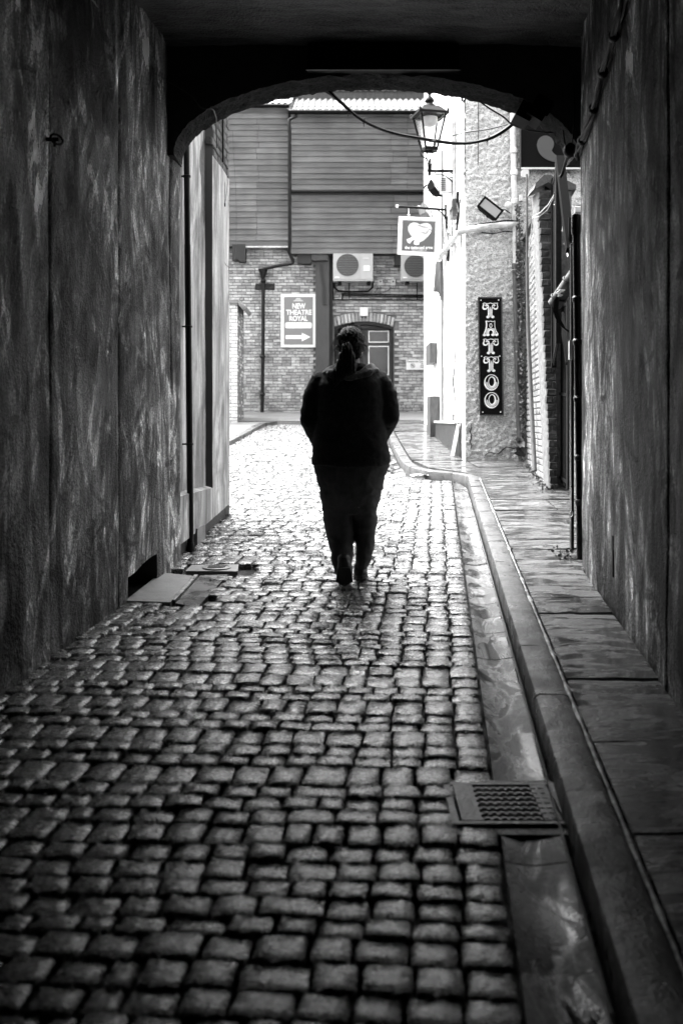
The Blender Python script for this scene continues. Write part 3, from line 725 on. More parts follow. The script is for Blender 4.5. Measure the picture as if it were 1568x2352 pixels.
# left downpipe
dp = thing('downpipe', 'tall dark downpipe at the left foot of the arch on the pale render', 'downpipe')
yp = 7.62; xb = X(429, 7.62) ; xt = X(428, 7.62)
mb = MB(); xw = lambda v: X(428.5 + (v-345)*.0105, yp)
mb.tube([(xw(v), yp, Z(v, yp)) for v in (318, 480, 570)], .0225, 12)
mb.tube([(xw(v), yp, Z(v, yp)) for v in (562, 740, 900, 1080, 1262)], .0245, 12)
mb.build('pipe', M['pipe'], dp, smooth=True)
for v in (405, 750, 1020):
    mb = MB(); mb.lathe([(.027, -.009), (.031, -.006), (.031, 0), (.031, .006), (.027, .009)], (xw(v), yp, Z(v, yp)), 14); mb.bar((xw(v)-.02, yp, Z(v, yp)), (xw(v)-.075, yp, Z(v, yp)), .012); mb.build('bracket', M['pipe'], dp, smooth=True)
mb = MB(); mb.lathe([(.03, 0), (.032, .02), (.028, .07)], (xw(1262), yp, gz(yp)-.01), 14); mb.build('shoe', M['pipe'], dp, smooth=True)

# ------------------------------------------------------------------ right of the exit: downpipe, post, yard wall, pier, gate
rp = thing('downpipe', 'thick wet black downpipe fixed to the end of the right passage wall', 'downpipe')
yp = 6.70; xr_ = lambda v: X(1322.5 + (v-480)*.0135, yp)
mb = MB(); mb.tube([(xr_(v), yp, Z(v, yp)) for v in (500, 800, 1000, 1180, 1284)], .029, 14); mb.build('pipe', M['ironwet'], rp, smooth=True)
mb = MB(); mb.lathe([(.034, -.09), (.036, -.05), (.036, .03), (.030, .045)], (xr_(500), yp, Z(508, yp)), 14); mb.tube([(xr_(500), yp, Z(505, yp)), (xr_(500)+.09, yp, Z(505, yp))], .024, 10); mb.build('elbow', M['ironwet'], rp, smooth=True)
for v in (684, 782, 913, 1048, 1150):
    mb = MB(); mb.lathe([(.031, -.03), (.036, -.02), (.036, -.004), (.039, 0), (.031, .012)], (xr_(v), yp, Z(v, yp)), 14)
    mb.bar((xr_(v)+.03, yp, Z(v, yp)), (xr_(v)+.085, yp-.0, Z(v, yp)), .03, .014); mb.build('collar', M['ironwet'], rp, smooth=True)
gp = thing('gate_post', 'slim black steel post standing just left of the thick wet downpipe', 'post')
mb = MB(); mb.box(X(1309, 7.12), X(1316, 7.12), 7.10, 7.15, gz(7.1)+KERB-.01, Z(560, 7.12)); mb.build('post', M['ironwet'], gp)
mb = MB(); mb.tube([(X(1311, 7.07)+.012*math.cos(a), 7.07, Z(1180, 7.07)+.02*math.sin(a)) for a in rng(0, 6.2, 12)], .003, 5)
mb.bar((X(1311, 7.07), 7.07, Z(1120, 7.07)), (X(1311, 7.07), 7.07, Z(1172, 7.07)), .004); mb.build('wire_tie', M['lcable'], gp)
mb = MB(); mb.box(X(1306, 7.0), X(1313, 7.0), 6.99, 7.02, Z(826, 7), Z(783, 7)); mb.build('lock_box', M['signlight'], gp)
# big pale duct / roll tied to gate top
du = thing('tied_pole', 'short fat wooden pole end lashed diagonally with black straps behind the downpipe', 'pole')
a = P(1272, 700, 8.2); b = P(1322, 628, 8.0)
mb = MB(); mb.tube([a, a*.5+b*.5, b, b + (b-a)*.3], .058, 16); mb.build('pole', M['bark'], du, smooth=True)
dirn = (b-a).normalized()
for t in (.25, .8):
    c = a + (b-a)*t; ux = dirn.cross(Vector((0, 1, 0))).normalized(); uy = dirn.cross(ux)
    mb = MB(); mb.tube([c + ux*.063*math.cos(q) + uy*.063*math.sin(q) - dirn*.02*math.cos(q*1) for q in rng(0, 2*math.pi, 20)], .009, 6, cap=False); mb.build('strap', M['cable'], du, smooth=True)

# yard wall (brick side wall towards the white building)
yw = thing('yard_wall', 'tall pale brick garden wall running from the dark pier to the white building', 'wall')
fy = frame(bwx(0), 0, .1035, 1)    # t = left normal (-x)
ky = math.hypot(1, .1035)
YTOP = 3.90
mb = MB(); mb.box(10.8*ky+.01, 13.88*ky, -.25, -.02, -1, YTOP, fy); mb.build('masonry_core', M['mortar'], yw)
lean = Matrix.Identity(4)
brick_wall(fy, 10.8*ky+.01, 13.88*ky, gz(10.8)+KERB-.1, YTOP, yw, 'pbrick', header=4, prio=lambda t: t[0], worn=.4, gap=.017)
mb = MB(); mb.box(10.75*ky, 13.88*ky, -.29, .04, YTOP, YTOP+.05, fy); mb.add([(10.75*ky, .04, YTOP+.05), (13.88*ky, .04, YTOP+.05), (13.88*ky, -.12, YTOP+.14), (10.75*ky, -.12, YTOP+.14), (10.75*ky, -.29, YTOP+.05), (13.88*ky, -.29, YTOP+.05)], [(0, 1, 2, 3), (2, 3, 4, 5), (0, 3, 4)], fy)
mb.build('coping', M['brick'], yw)
pr = thing('brick_pier', 'tall dark worn brick pier with peaked cap beside the black gate', 'pier')
# pier leaning: wider and further right at the foot
PX0 = lambda z: X(1257.5 - (z - .8) * 8.6, 10.7); PX1 = lambda z: X(1276.5 - (z-.8)*2.6, 10.7)
V = [brick_mesh(200+i, M['brick'], .8) for i in range(8)]
z = gz(10.7) + KERB - .02; row = 0
while z < YTOP - .05:
    x0, x1 = PX0(z), PX1(z); x0 += random.uniform(-.006, .006); h = .068
    cut = [(x0, x1)] if row % 2 else [(x0, x0+(x1-x0)*random.uniform(.5, .68)), None]
    if cut[-1] is None: cut[-1] = (cut[0][1], x1)
    for a, b in cut:
        o = put('brick', random.choice(V)[0], pr); o.matrix_local = Matrix.Translation((a+.004, 10.62+random.uniform(-.008, .008), z)) @ Matrix.Diagonal((b-a-.008, .1, h, 1))
    z += .078; row += 1
mb = MB(); zz = rng(gz(10.7), YTOP-.03, 6)
for a, b in zip(zz, zz[1:]):
    mb.add([(PX0(a)+.008, 10.645, a), (PX1(a)-.008, 10.645, a), (PX1(b)-.008, 10.645, b), (PX0(b)+.008, 10.645, b), (PX0(a)+.008, 11.0, a), (PX1(a)-.008, 11.0, a), (PX1(b)-.008, 11.0, b), (PX0(b)+.008, 11.0, b)],
           [(0, 1, 2, 3), (0, 3, 7, 4), (1, 2, 6, 5)])
mb.build('core', M['mortar'], pr)
x0, x1 = PX0(YTOP)-.05, PX1(YTOP)+.02; xm = x0*.45+x1*.55
mb = MB(); mb.prism([(x0, 10.57, YTOP-.03), (x0+.02, 10.57, YTOP+.03), (xm-.03, 10.57, YTOP+.12), (xm+.05, 10.57, YTOP+.12), (x1, 10.57, YTOP+.05), (x1, 10.57, YTOP-.02), (xm+.02, 10.57, YTOP+.04), (xm-.06, 10.57, YTOP+.0)], (0, .4, 0)); mb.build('cap', M['brick'], pr)
mb = MB(); mb.box(2.3, 2.5, 10.62, 11.0, -.3, 0)
# drainpipe on yard wall
yd = thing('wall_pipe', 'thin grey pipe running down the pale brick yard wall', 'pipe')
mb = MB(); yq = lambda v: 12.55
mb.tube([P(1209, 400, 12.55), P(1210, 640, 12.55), P(1212.5, 760, 12.5), P(1218, 900, 12.35), P(1227, 1082, 11.9)], [.012, .02, .026, .028, .028], 10); mb.build('pipe', M['gpipe'], yd, smooth=True)
# yard beyond: return wall and back walls
rt = thing('yard_wall', 'narrow strip of brick wall seen between gate bars and black post', 'wall')
mb = MB(); mb.box(2.38, 6, 10.12, 10.4, -1, 3.6); mb.build('masonry_core', M['mortar'], rt)
brick_wall(frame(2.36, 10.10, 1, 0, tx=True), 0, .9, gz(10)+.05, 3.6, rt, 'pbrick', nmax=130)
# ------------------------------------------------------------------ gate
def gate(name, label, y0, x0, y1, x1, zb0, zt0, zb1, zt1, n, midz=(), post=.05, parentmat='iron'):
    t = thing(name, label, 'gate')
    a0 = Vector((x0, y0, zb0)); a1 = Vector((x1, y1, zb1)); b0 = Vector((x0, y0, zt0)); b1 = Vector((x1, y1, zt1))
    for p, q in ((a0, b0), (a1, b1)):
        mb = MB(); mb.bar(p, q, post, post); mb.build('stile', M['iron'], t)
    for f in (0.03, .97) + tuple(midz):
        mb = MB(); mb.bar(a0.lerp(b0, f), a1.lerp(b1, f), .03, .03); mb.build('rail', M['iron'], t)
    for i in range(1, n):
        mb = MB(); q = i/n; mb.tube([a0.lerp(a1, q), b0.lerp(b1, q)], .009, 6); mb.build('bar', M['iron'], t, smooth=True)
    return t
g1 = gate('yard_gate', 'black barred steel gate with grey latch beside the brick pier', 11.0, X(1280, 11.0), 10.2, X(1306, 10.2), gz(11)+KERB+.05, Z(695, 11.0), gz(10.2)+KERB+.05, Z(683, 10.2), 9, midz=(.49,))
mb = MB(); mb.box(X(1268, 10.95), X(1275, 10.95), 10.9, 10.95, Z(935, 10.95), Z(872, 10.95)); mb.tube([P(1273, 886, 10.93), P(1262, 888, 10.9), P(1256, 889, 10.88)], .012, 8); mb.box(X(1266, 10.94), X(1272, 10.94), 10.88, 10.93, Z(926, 10.95), Z(905, 10.95)); mb.build('latch', M['steel'], g1)
g2 = gate('upper_railing', 'tall black railing panel rising above the gate with a slanted top', 10.55, X(1270.5, 10.55), 9.0, X(1281, 9.0), Z(845, 10.55), Z(410, 10.55), Z(790, 9.0), Z(370, 9.0), 8, midz=())
mb = MB(); mb.bar(P(1284.5, 363, 8.9), P(1309, 575, 8.4), .07, .07); mb.build('brace', M['black'], g2)
mb = MB(); mb.bar(P(1288, 720, 9.4), P(1304, 835, 9.0), .04, .04); mb.bar(P(1309, 500, 8.4), P(1306, 1120, 8.6), .03, .03); mb.build('rod', M['black'], g2)
# string lights on the railing
sw = thing('string_wire', 'pale tangled wire strung from the pier to the railing and down', 'wire')
mb = MB(); mb.tube([P(1213, 590, 10.8), P(1223, 497, 10.5), P(1240, 488, 10.4), P(1258, 470, 10.3), P(1271, 448, 10.2), P(1275, 435, 10.1)], .005, 5); mb.build('wire', M['lcable'], sw, smooth=True)
mb = MB(); mb.tube([P(1222, 500, 10.5), P(1238, 497, 10.4), P(1256, 482, 10.3), P(1272, 450, 10.2)], .004, 5); mb.build('wire', M['lcable'], sw, smooth=True)
mb = MB(); mb.tube([P(1275, 430, 10), P(1279, 462, 9.9), P(1284, 478, 9.8), P(1292, 500, 9.6), P(1296, 530, 9.4), P(1299, 560, 9.2), P(1303, 590, 9)], .006, 5); mb.build('wire', M['lcable'], sw, smooth=True)
random.seed(5)
for c in ((1281, 463, 9.9, 6), (1297, 525, 9.4, 5), (1286, 672, 8.0, 7), (1300, 560, 9, 4)):
    mb = MB(); mb.tube([P(c[0]+random.uniform(-1, 1)*c[3]+4*math.cos(q*2.1), c[1]+c[3]*math.sin(q*1.7)+random.uniform(-2, 2), c[2]) for q in rng(0, 9, 26)], .004, 5); mb.build('wire', M['lcable'], sw, smooth=True)
cb = thing('cable_coil', 'drooping loops of black cable hanging below the lashed pole', 'cable')
for q in range(4):
    mb = MB(); mb.tube([P(1305-q*1.5, 655+q*3, 8.1), P(1284-q*2, 668, 8.1), P(1272+q*3, 690, 8.1), P(1271+q*3, 715, 8.1), P(1279+q*3, 740, 8.1), P(1297, 755, 8.1), P(1306, 762, 8.1)], .008, 6); mb.build('loop', M['cable'], cb, smooth=True)

# ------------------------------------------------------------------ white roughcast building
BX = 1.726; BY = 13.9
wb = thing('tattoo_parlour', 'white roughcast building with smooth white side, right of the lane', 'building')
mb = MB()
mb.box(BX+.06, 7, BY+.08, 20.9, -.5, 9.6); mb.build('masonry_core', M['white'], wb)
def rough(x, z): return .012*fbm(x*7, z*9, 2, 4) + .022*fbm(x*17, z*24, 7, 3)
mb = MB(); mb.sheet(lambda x, z: (x, BY - rough(x, z) - .01, z), rng(BX-.0, 3.4, 110), rng(gz(13.9)+KERB-.03, 6.3, 330)); mb.build('roughcast_front', M['cast'], wb, smooth='full')
mb = MB(); mb.sheet(lambda x, z: (x, BY - rough(x, z)*1.0 - .01, z), rng(3.4, 7, 40), rng(.6, 9.6, 100)); mb.sheet(lambda x, z: (x, BY - rough(x, z) - .01, z), rng(BX, 3.4, 40), rng(6.3, 9.6, 60)); mb.build('roughcast_front', M['cast'], wb, smooth='full')
mb = MB(); mb.sheet(lambda y, z: (BX + .004 - .010*fbm(y*1.3, z*1.3, 5), y, z), rng(BY-.01, 20.9, 80), rng(.6, 9.6, 110)); mb.build('side_wall', M['white'], wb, smooth='full')
mb = MB(); mb.add([(BX, 20.9, .5), (7, 20.9, .5), (7, 20.9, 9.6), (BX, 20.9, 9.6)], [(0, 1, 2, 3)]); mb.build('rear_wall', M['white'], wb)
# rough quoin on side (upper) + hairline cracks
mb = MB(); mb.sheet(lambda y, z: (BX - .012 - rough(y, z)*.8, y, z), rng(BY-.012, 15.0, 40), rng(4.6, 9.6, 120)); mb.build('roughcast_return', M['cast'], wb, smooth='full')
for ys_, w_ in ((16.9, .05), (15.25, .012)):
    mb = MB(); mb.box(BX-.03, BX+.01, ys_, ys_+w_*2, gz(16)+.1, 6); mb.build('pilaster_edge', M['concrete'] if w_ > .03 else M['mortar'], wb)
mb = MB()
mb.tube([(1.80+.012*math.sin(q*2.3)+q*.0, BY-.02, Z(975+q*8, BY)) for q in range(9)], [.003,.006,.009,.007,.011,.006,.009,.005,.002], 5)
mb.tube([(X(1112, BY)+q*.05, BY-.022, Z(1047-2.6*q-5*math.sin(q*1.3), BY)) for q in range(13)], [.003,.005,.006,.004,.007,.008,.006,.005,.008,.006,.005,.004,.002], 5)
mb.build('crack', M['void'], wb)
# parapet / roof
mb = MB(); mb.box(BX-.06, 7.1, BY-.1, 21, 9.6, 9.75); mb.build('roof', M['concrete'], wb)
# ribbed plinth unit along the side
rb_ = thing('ribbed_stall_riser', 'low grey ribbed board box against the foot of the white side wall', 'stall riser')
mb = MB(); mb.box(BX-.075, BX-.01, 14.35, 17.4, gz(15)+.02, 1.37); mb.build('box', M['corrug_dark'], rb_)
for i in range(38):
    y = 14.37 + i*.08; mb = MB(); mb.box(BX-.088, BX-.075, y, y+.045, gz(y)+KERB+.01, 1.35); mb.build('rib', M['gpipe'], rb_)
mb = MB(); mb.box(BX-.11, BX-.005, 14.3, 17.45, 1.37, 1.40); mb.build('top_board', M['white'], rb_)
mb = MB(); mb.prism([(BX-.16, 14.30, gz(14.3)+KERB), (BX-.11, 14.30, gz(14.3)+KERB), (BX-.02, 14.30, 1.36), (BX-.07, 14.30, 1.36)], (0, .02, 0)); mb.build('loose_batten', M['signwhite'], rb_)
# dark letter boxes
mb = MB(); mb.box(BX-.13, BX-.0, 18.0, 18.9, Z(833, 18), Z(787, 18)); mb.build('meter_box', M['gpipe'], label='small dark box fixed high on the white side wall', category='box')
mb = MB(); mb.box(BX-.17, BX-.0, 17.5, 18.2, gz(17.6)+KERB, Z(910, 17.6)); mb.box(BX-.16, BX-.02, 17.49, 17.5, Z(950, 17.6), Z(915, 17.6)); mb.build('utility_cabinet', M['gpipe'], label='dark low cabinet standing at the foot of the white side wall', category='cabinet')
# grey downpipe on front
fd = thing('downpipe', 'pale painted downpipe on the roughcast front, dark below, wrapped in ivy', 'downpipe')
mb = MB(); mb.tube([P(1176, 190, 13.8), P(1177, 300, 13.8), P(1180, 430, 13.8), P(1182, 500, 13.8), P(1184, 620, 13.8)], .042, 12); mb.build('pipe', M['wpipe'], fd, smooth=True)
mb = MB(); mb.tube([P(1184, 620, 13.8), P(1187, 760, 13.8), P(1191, 900, 13.8), P(1195, 1045, 13.8)], .05, 12); mb.build('pipe', M['gpipe'], fd, smooth=True)
for v in (345, 395, 462, 610, 780): mb = MB(); mb.lathe([(.045, -.05), (.056, -.04), (.056, .02), (.045, .03)], P(1178+(v-300)*.02, v, 13.8), 14); mb.build('collar', M['wpipe'] if v < 600 else M['gpipe'], fd, smooth=True)
# horizontal overflow pipe wrapping the corner
hpipe = thing('waste_pipe', 'white painted pipe crossing the roughcast front and bending down round the corner', 'pipe')
mb = MB(); mb.tube([P(1190, 515, 13.78), P(1150, 517, 13.78), P(1110, 522, 13.77), P(1075, 527, 13.76), P(1056, 533, 13.78), (BX-.07, 14.3, Z(541, 14.3)), (BX-.07, 15.2, Z(560, 15.2)), (BX-.07, 16.3, Z(582, 16.3)), (BX-.07, 16.8, Z(592, 16.8))], .044, 12); mb.build('pipe', M['wpipe'], hpipe, smooth=True)
mb = MB(); mb.tube([P(1106, 523, 13.77), P(1096, 524, 13.77)], .052, 12); mb.build('collar', M['wpipe'], hpipe, smooth=True)
mb = MB(); mb.tube([P(1190, 507, 13.75), P(1160, 506, 13.76), P(1130, 511, 13.77), P(1105, 513, 13.77), P(1080, 519, 13.76)], .009, 6); mb.tube([P(1105, 534, 13.8), P(1130, 537, 13.8), P(1160, 531, 13.8), P(1186, 534, 13.8)], .008, 6); mb.build('clipped_cable', M['cable'], smooth=True, label='thin black cables clipped along the white pipe on the roughcast', category='cable')
mb = MB(); mb.tube([(BX-.04, 14.9, 6), (BX-.04, 14.9, Z(540, 14.9)), (BX-.04, 14.9, 1.5)], .02, 8); mb.build('side_conduit', M['wpipe'], smooth=True, label='slim white conduit running down the smooth white side wall', category='pipe')
for pth, lab in (([(1098, 230), (1098, 300), (1097, 380)], 'thin cable dropping down the roughcast above the floodlight'), ([(1060, 470), (1056, 700), (1040, 880), (1052, 960), (1056, 1020)], 'thin sagging cable on the white corner')):
    mb = MB(); mb.tube([P(u, v, 13.84 if u > 1065 else 13.82) for u, v in pth], .006, 5); mb.build('thin_cable', M['cable'], smooth=True, label=lab, category='cable')
# ------------------------------------------------------------------ far facade
FY = 25.0
fb = thing('theatre_building', 'brick building with clapboard upper storey closing the end of the lane', 'building')
mb = MB()
FX0, FX1 = -3.4, 3.2
dx0, dx1 = X(768, FY), X(902.6, FY); dzs = Z(752, FY); dzt = Z(740, FY)
mb.box(-9, dx0, FY+.05, FY+.3, -1, 5.95); mb.box(dx1, 8, FY+.05, FY+.3, -1, 5.95); mb.box(dx0, dx1, FY+.05, FY+.3, dzt+.02, 5.95); mb.build('mortar_core', M['fmortar'], fb)
ff = frame(0, FY, 1, 0, tx=True)
dmx = (dx0+dx1)/2; dhw = (dx1-dx0)/2
def dooroff(s, z): 
    q = (s-dmx)/dhw
    return abs(q) < 1 and z < dzs + (dzt-dzs)*(1-q*q)
VOU = lambda s, z: abs((s-dmx)/ (dhw+.1)) < 1 and dzs-.02 < z < dzt + .26 - .10*((s-dmx)/dhw)**2
def fskip(s, z, hw):
    if s + hw > dx0 and s - hw < dx1 and z < dzs: return True
    if VOU(s, z): return True
    if X(724, FY) < s < X(764, FY): return True
    return False
brick_wall(ff, FX0, FX1, 1.50, Z(555, FY), fb, 'fbrick', skip=fskip, prio=lambda t: abs(t[0]-dmx), header=3)
V = [brick_mesh(300+i, M['fbrick']) for i in range(6)]
na = 17
for i in range(na):       # voussoirs over the door
    q = -1 + 2*(i+.5)/na; xx = dmx + dhw*1.0*q; zz = dzs + (dzt-dzs)*(1-q*q) + .02
    o = put('brick', random.choice(V)[0], fb); o.matrix_local = Matrix.Translation((xx, FY, zz)) @ Matrix.Rotation(q*.22, 4, 'Y') @ Matrix.Translation((-.036, 0, 0)) @ Matrix.Diagonal((.070, .05, .225, 1))
def part(name, x0, x1, y0, y1, z0, z1, m, par, **t):
    mb = MB(); mb.box(x0, x1, y0, y1, z0, z1); return mb.build(name, M[m], par, **t)
def UV(u0, u1, v0, v1, D=FY): return X(u0, D), X(u1, D), Z(v1, D), Z(v0, D)
# steel column and strut
x0, x1, z0, z1 = UV(725, 756, 583, 960); part('column', x0, x1, FY-.16, FY+.04, 1.2, z1, 'column', fb)
x0, x1, z0, z1 = UV(756, 764, 583, 960); part('column_flange', x0, x1, FY-.10, FY+.06, 1.2, z1, 'void', fb)
mb = MB(); mb.prism([P(734, 608, FY-.16), P(739, 608, FY-.16), P(746, 660, FY-.16), P(747, 700, FY-.16), P(741, 700, FY-.16), P(741, 660, FY-.16)], (0, -.06, 0)); mb.build('strut', M['timber'], fb)
x0, x1, z0, z1 = UV(716, 753, 583, 602); part('beam_end', x0, x1, FY-.30, FY-.0, z0, z1, 'column', fb)
for u0, u1, v0, v1 in ((684, 715, 583, 609), (551, 566, 567, 604), (536, 551, 567, 600), (905, 932, 583, 613)):
    x0, x1, z0, z1 = UV(u0, u1, v0, v1); part('corbel', x0, x1, FY-.28, FY+.04, z0, z1+.02, 'timber', fb)
# clapboards
def boards(u0, u1, v0, v1, n, D, joints, seed):
    r = random.Random(seed); h = (Z(v0, D) - Z(v1, D)) / n; za = Z(v1, D); xa, xb = X(u0, D), X(u1, D)
    for i in range(n):
        cuts = [xa+r.uniform(-.012, .012)] + sorted(X(j + r.choice((0, 0, 1.5, -1.5, 5)), D) for j in joints if r.random() < .8) + [xb]
        for a, b in zip(cuts, cuts[1:]):
            mb = MB(); z = za + i*h; t = r.uniform(-.004, .004); s_ = r.uniform(-.004, .004)
            mb.add([(a+.006, D-.028+t, z+.002), (b-.006, D-.028+t, z+.002+s_), (b-.003, D-.004, z+h+.010), (a+.003, D-.004, z+h+.010), (a+.003, D-.004, z+.002), (b-.003, D-.004, z+.002)],
                   [(0, 1, 2, 3), (0, 1, 5, 4), (0, 3, 4), (1, 2, 5)])
            mb.build('clapboard', M['board'], fb)
D_L, D_RU, D_RL = FY-.22, FY-.42, FY-.34
boards(500, 662, 246, 566, 24, D_L, (590,), 1)
boards(668, 985, 256, 437, 14, D_RU, (897, 935), 2)
boards(668, 985, 449, 583, 10, D_RL, (899, 934), 3)
part('sheathing', X(400, D_L), X(664, D_L), D_L, FY, Z(567, D_L), Z(240, D_L), 'timber', fb)
part('sheathing', X(667, D_RL), 4.2, D_RL, FY, Z(583, D_RL), Z(437, D_RL), 'timber', fb)
part('sheathing', X(667, D_RU), 4.2, D_RU, FY, Z(441, D_RU), Z(250, D_RU), 'timber', fb)
part('drip_board', X(666, D_RU), 4.2, D_RU-.05, D_RU, Z(440, D_RU), Z(436.5, D_RU), 'timber', fb)
part('bottom_trim', X(560, D_L), X(664, D_L), D_L-.04, D_L, Z(569, D_L), Z(565.5, D_L), 'wpipe', fb)
# more facade outside the view
part('wall_extension', -9, FX0, FY, FY+.3, 1, 9.3, 'fbrick', fb); part('wall_extension', FX1, 8, FY, FY+.3, 1, 9.3, 'fbrick', fb)
part('wall_extension', -9, 8, FY+.02, FY+.3, 5.95, 9.3, 'timber', fb)
# corrugated roofs
def corr(xa, xb, ya, za, yb, zb2, name):
    n = int((xb-xa)/.0127); mb = MB()
    mb.sheet(lambda x, t: (x, ya+(yb-ya)*t, za+(zb2-za)*t + .022*math.cos((x-xa)*2*math.pi/.152)), rng(xa, xb, n), [0, .5, 1]); return mb.build(name, M['corr'], fb, smooth='full')
corr(X(660, 24.5), 4.4, 24.42, Z(252, 24.42), 26.6, Z(226, 26.6), 'roof')
corr(-9, X(668, 24.5), 24.66, Z(237, 24.66), 26.6, Z(216, 26.6), 'roof')
part('ridge_wall', -9, 4.4, 26.55, 26.8, 9, Z(196, 26.6), 'corr', fb)
corr(-9, 4.4, 26.5, Z(208, 26.5), 28.4, Z(180, 28.4), 'roof')
part('rear_mass', -9, 8, 26.8, 30, 0, 9.9, 'fmortar', fb); part('sky_blocker', -9, 10, 30, 40, 0, 14.0, 'fbrick', fb)  # tall block at the rear is unseen, added to cut sky light into the passage
mb = MB(); mb.tube([P(664, 257, 24.35), P(985, 258, 24.35)], .055, 10); mb.build('gutter', M['iron'], fb, smooth=True)
mb = MB(); mb.tube([P(500, 243, 24.6), P(664, 243, 24.6)], .05, 10); mb.build('gutter', M['iron'], fb, smooth=True)
fdp = thing('downpipe', 'black cast iron downpipe with hopper on the far brick facade', 'downpipe')
mb = MB(); mb.tube([P(680, 258, 24.4), P(680, 267, 24.4), P(664, 275, 24.4), P(665, 300, 24.4), P(665, 560, 24.5), P(664, 580, 24.55), P(672, 597, 24.6), P(672, 604, 24.6), P(668, 606, 24.6), P(640, 610, 24.7), P(606, 618, 24.85)], .042, 10)
mb.build('pipe', M['pipe'], fdp, smooth=True)
mb = MB(); c = P(604, 636, 24.88); mb.lathe([(.04, -.06), (.06, .0), (.115, .17), (.12, .20), (.11, .20)], c, 12); mb.build('hopper', M['pipe'], fdp, smooth=True)
mb = MB(); mb.tube([P(605, 640, 24.88), P(604, 800, 24.88), P(602, 953, 24.88)], .045, 12); mb.build('pipe', M['pipe'], fdp, smooth=True)
for v in (645, 819, 905): mb = MB(); mb.lathe([(.05, -.05), (.062, -.03), (.07, 0), (.05, .03)], P(604.5-(v-645)*.007, v, 24.88), 12); mb.build('collar', M['pipe'], fdp, smooth=True)
x0, x1, z0, z1 = UV(587, 631, 651, 666); ab = thing('air_brick', 'dark rectangular air brick vent behind the facade downpipe', 'vent')
part('plate', x0, x1, FY-.012, FY+.01, z0, z1, 'black', ab)
for i in range(4): part('slot', x0+.01, x1-.01, FY-.018, FY-.012, z0+.015+i*.036, z0+.028+i*.036, 'gpipe', ab)
# door
dr = thing('theatre_door', 'dark arched double door with white lined panels in the brick facade', 'door')
mb = MB(); mb.prism([(dx0, FY+.12, 1.2)] + [(dmx+dhw*q, FY+.12, dzs+(dzt-dzs)*(1-q*q)) for q in rng(-1, 1, 16)] + [(dx1, FY+.12, 1.2)], (0, .06, 0)); mb.build('leaf', M['door'], dr)
mb = MB()
for q0, q1 in zip(rng(-1, 1, 16), rng(-1, 1, 16)[1:]):
    mb.bar((dmx+dhw*q0, FY+.05, dzs+(dzt-dzs)*(1-q0*q0)-.03), (dmx+dhw*q1, FY+.05, dzs+(dzt-dzs)*(1-q1*q1)-.03), .12, .07)
mb.box(dx0, dx0+.05, FY, FY+.12, 1.2, dzs); mb.box(dx1-.05, dx1, FY, FY+.12, 1.2, dzs); mb.box(dx0+.05, dx1-.05, FY+.02, FY+.12, dzs-.05, dzs-.0)
mb.build('frame', M['void'], dr)
xm = X(834, FY); part('meeting_stile', xm-.02, xm+.03, FY+.09, FY+.12, 1.2, dzs-.05, 'column', dr)
for u0, u1, v0, v1 in ((847, 892, 760, 785), (847, 892, 795, 860), (847, 892, 873, 930), (780, 826, 760, 785), (780, 826, 795, 860)):
    x0, x1, z0, z1 = UV(u0, u1, v0, v1); lf = u0 < 800
    p_ = part('panel', x0, x1, FY+.105, FY+.12, z0, z1, 'glass' if not lf else 'door', dr)
    if lf: continue
    mb = MB()
    for bx in ((x0-.012, x0+.012, z0, z1), (x1-.012, x1+.012, z0, z1)): mb.box(bx[0], bx[1], FY+.09, FY+.104, bx[2], bx[3])
    for bz in (z0, z1): mb.box(x0-.012, x1+.012, FY+.089, FY+.1035, bz-.012, bz+.012)
    mb.build('moulding', M['signwhite'], p_)
# A/C
def ac(u0, u1, v0, v1, label):
    t = thing('air_conditioner', label, 'air conditioner', group='outdoor units under the clapboards'); x0, x1, z0, z1 = UV(u0, u1, v0, v1, FY-.4)
    W_ = x1-x0; H_ = z1-z0
    part('case', x0, x1, FY-.36, FY-.04, z0, z1, 'acw', t)
    part('front_panel', x0+.01, x0+W_*.66, FY-.372, FY-.36, z0+.045, z1-.01, 'acw', t)
    part('side_panel', x0+W_*.68, x1-.01, FY-.370, FY-.36, z0+.045, z1-.01, 'acw', t)
    cx = x0+W_*.36; cz = z0+H_*.57; r_ = .275
    mb = MB(); mb.lathe([(r_, 0), (r_, .012)], (0, 0, 0), 32); mm = Matrix.Translation((cx, FY-.372, cz)) @ Matrix.Rotation(R(90), 4, 'X'); mb.v = [tuple(mm @ Vector(q)) for q in mb.v]; mb.build('fan_opening', M['acd'], t)
    mb = MB()
    for i in range(13):
        zz = -r_ + (i+.5)*2*r_/13; hw = math.sqrt(max(r_*r_-zz*zz, 0)); mb.box(cx-hw, cx+hw, FY-.392, FY-.386, cz+zz-.003, cz+zz+.003)
    mb.build('grille', M['signgrey'], t, kind='stuff')
    part('badge', x0+.05, x0+.15, FY-.378, FY-.372, z0+.07, z0+.10, 'signwhite', t)
    part('label_plate', x0+W_*.76, x0+W_*.92, FY-.376, FY-.370, z0+H_*.36, z0+H_*.55, 'signwhite', t)
    part('logo_plate', x0+W_*.74, x0+W_*.90, FY-.375, FY-.370, z0+H_*.78, z0+H_*.84, 'signlight', t)
    for xx in (x0+.12, x1-.15): part('foot', xx, xx+.09, FY-.34, FY, z0-.06, z0, 'iron', t)
    return t
ac(764.7, 856.5, 580.7, 644.8, 'cream air conditioning unit with round fan above the arched door')
ac(920.5, 1012, 585, 645, 'cream air conditioning unit half hidden behind the white building')
pw = thing('service_pipes', 'black refrigerant pipes running along the brick below the air conditioners', 'pipe')
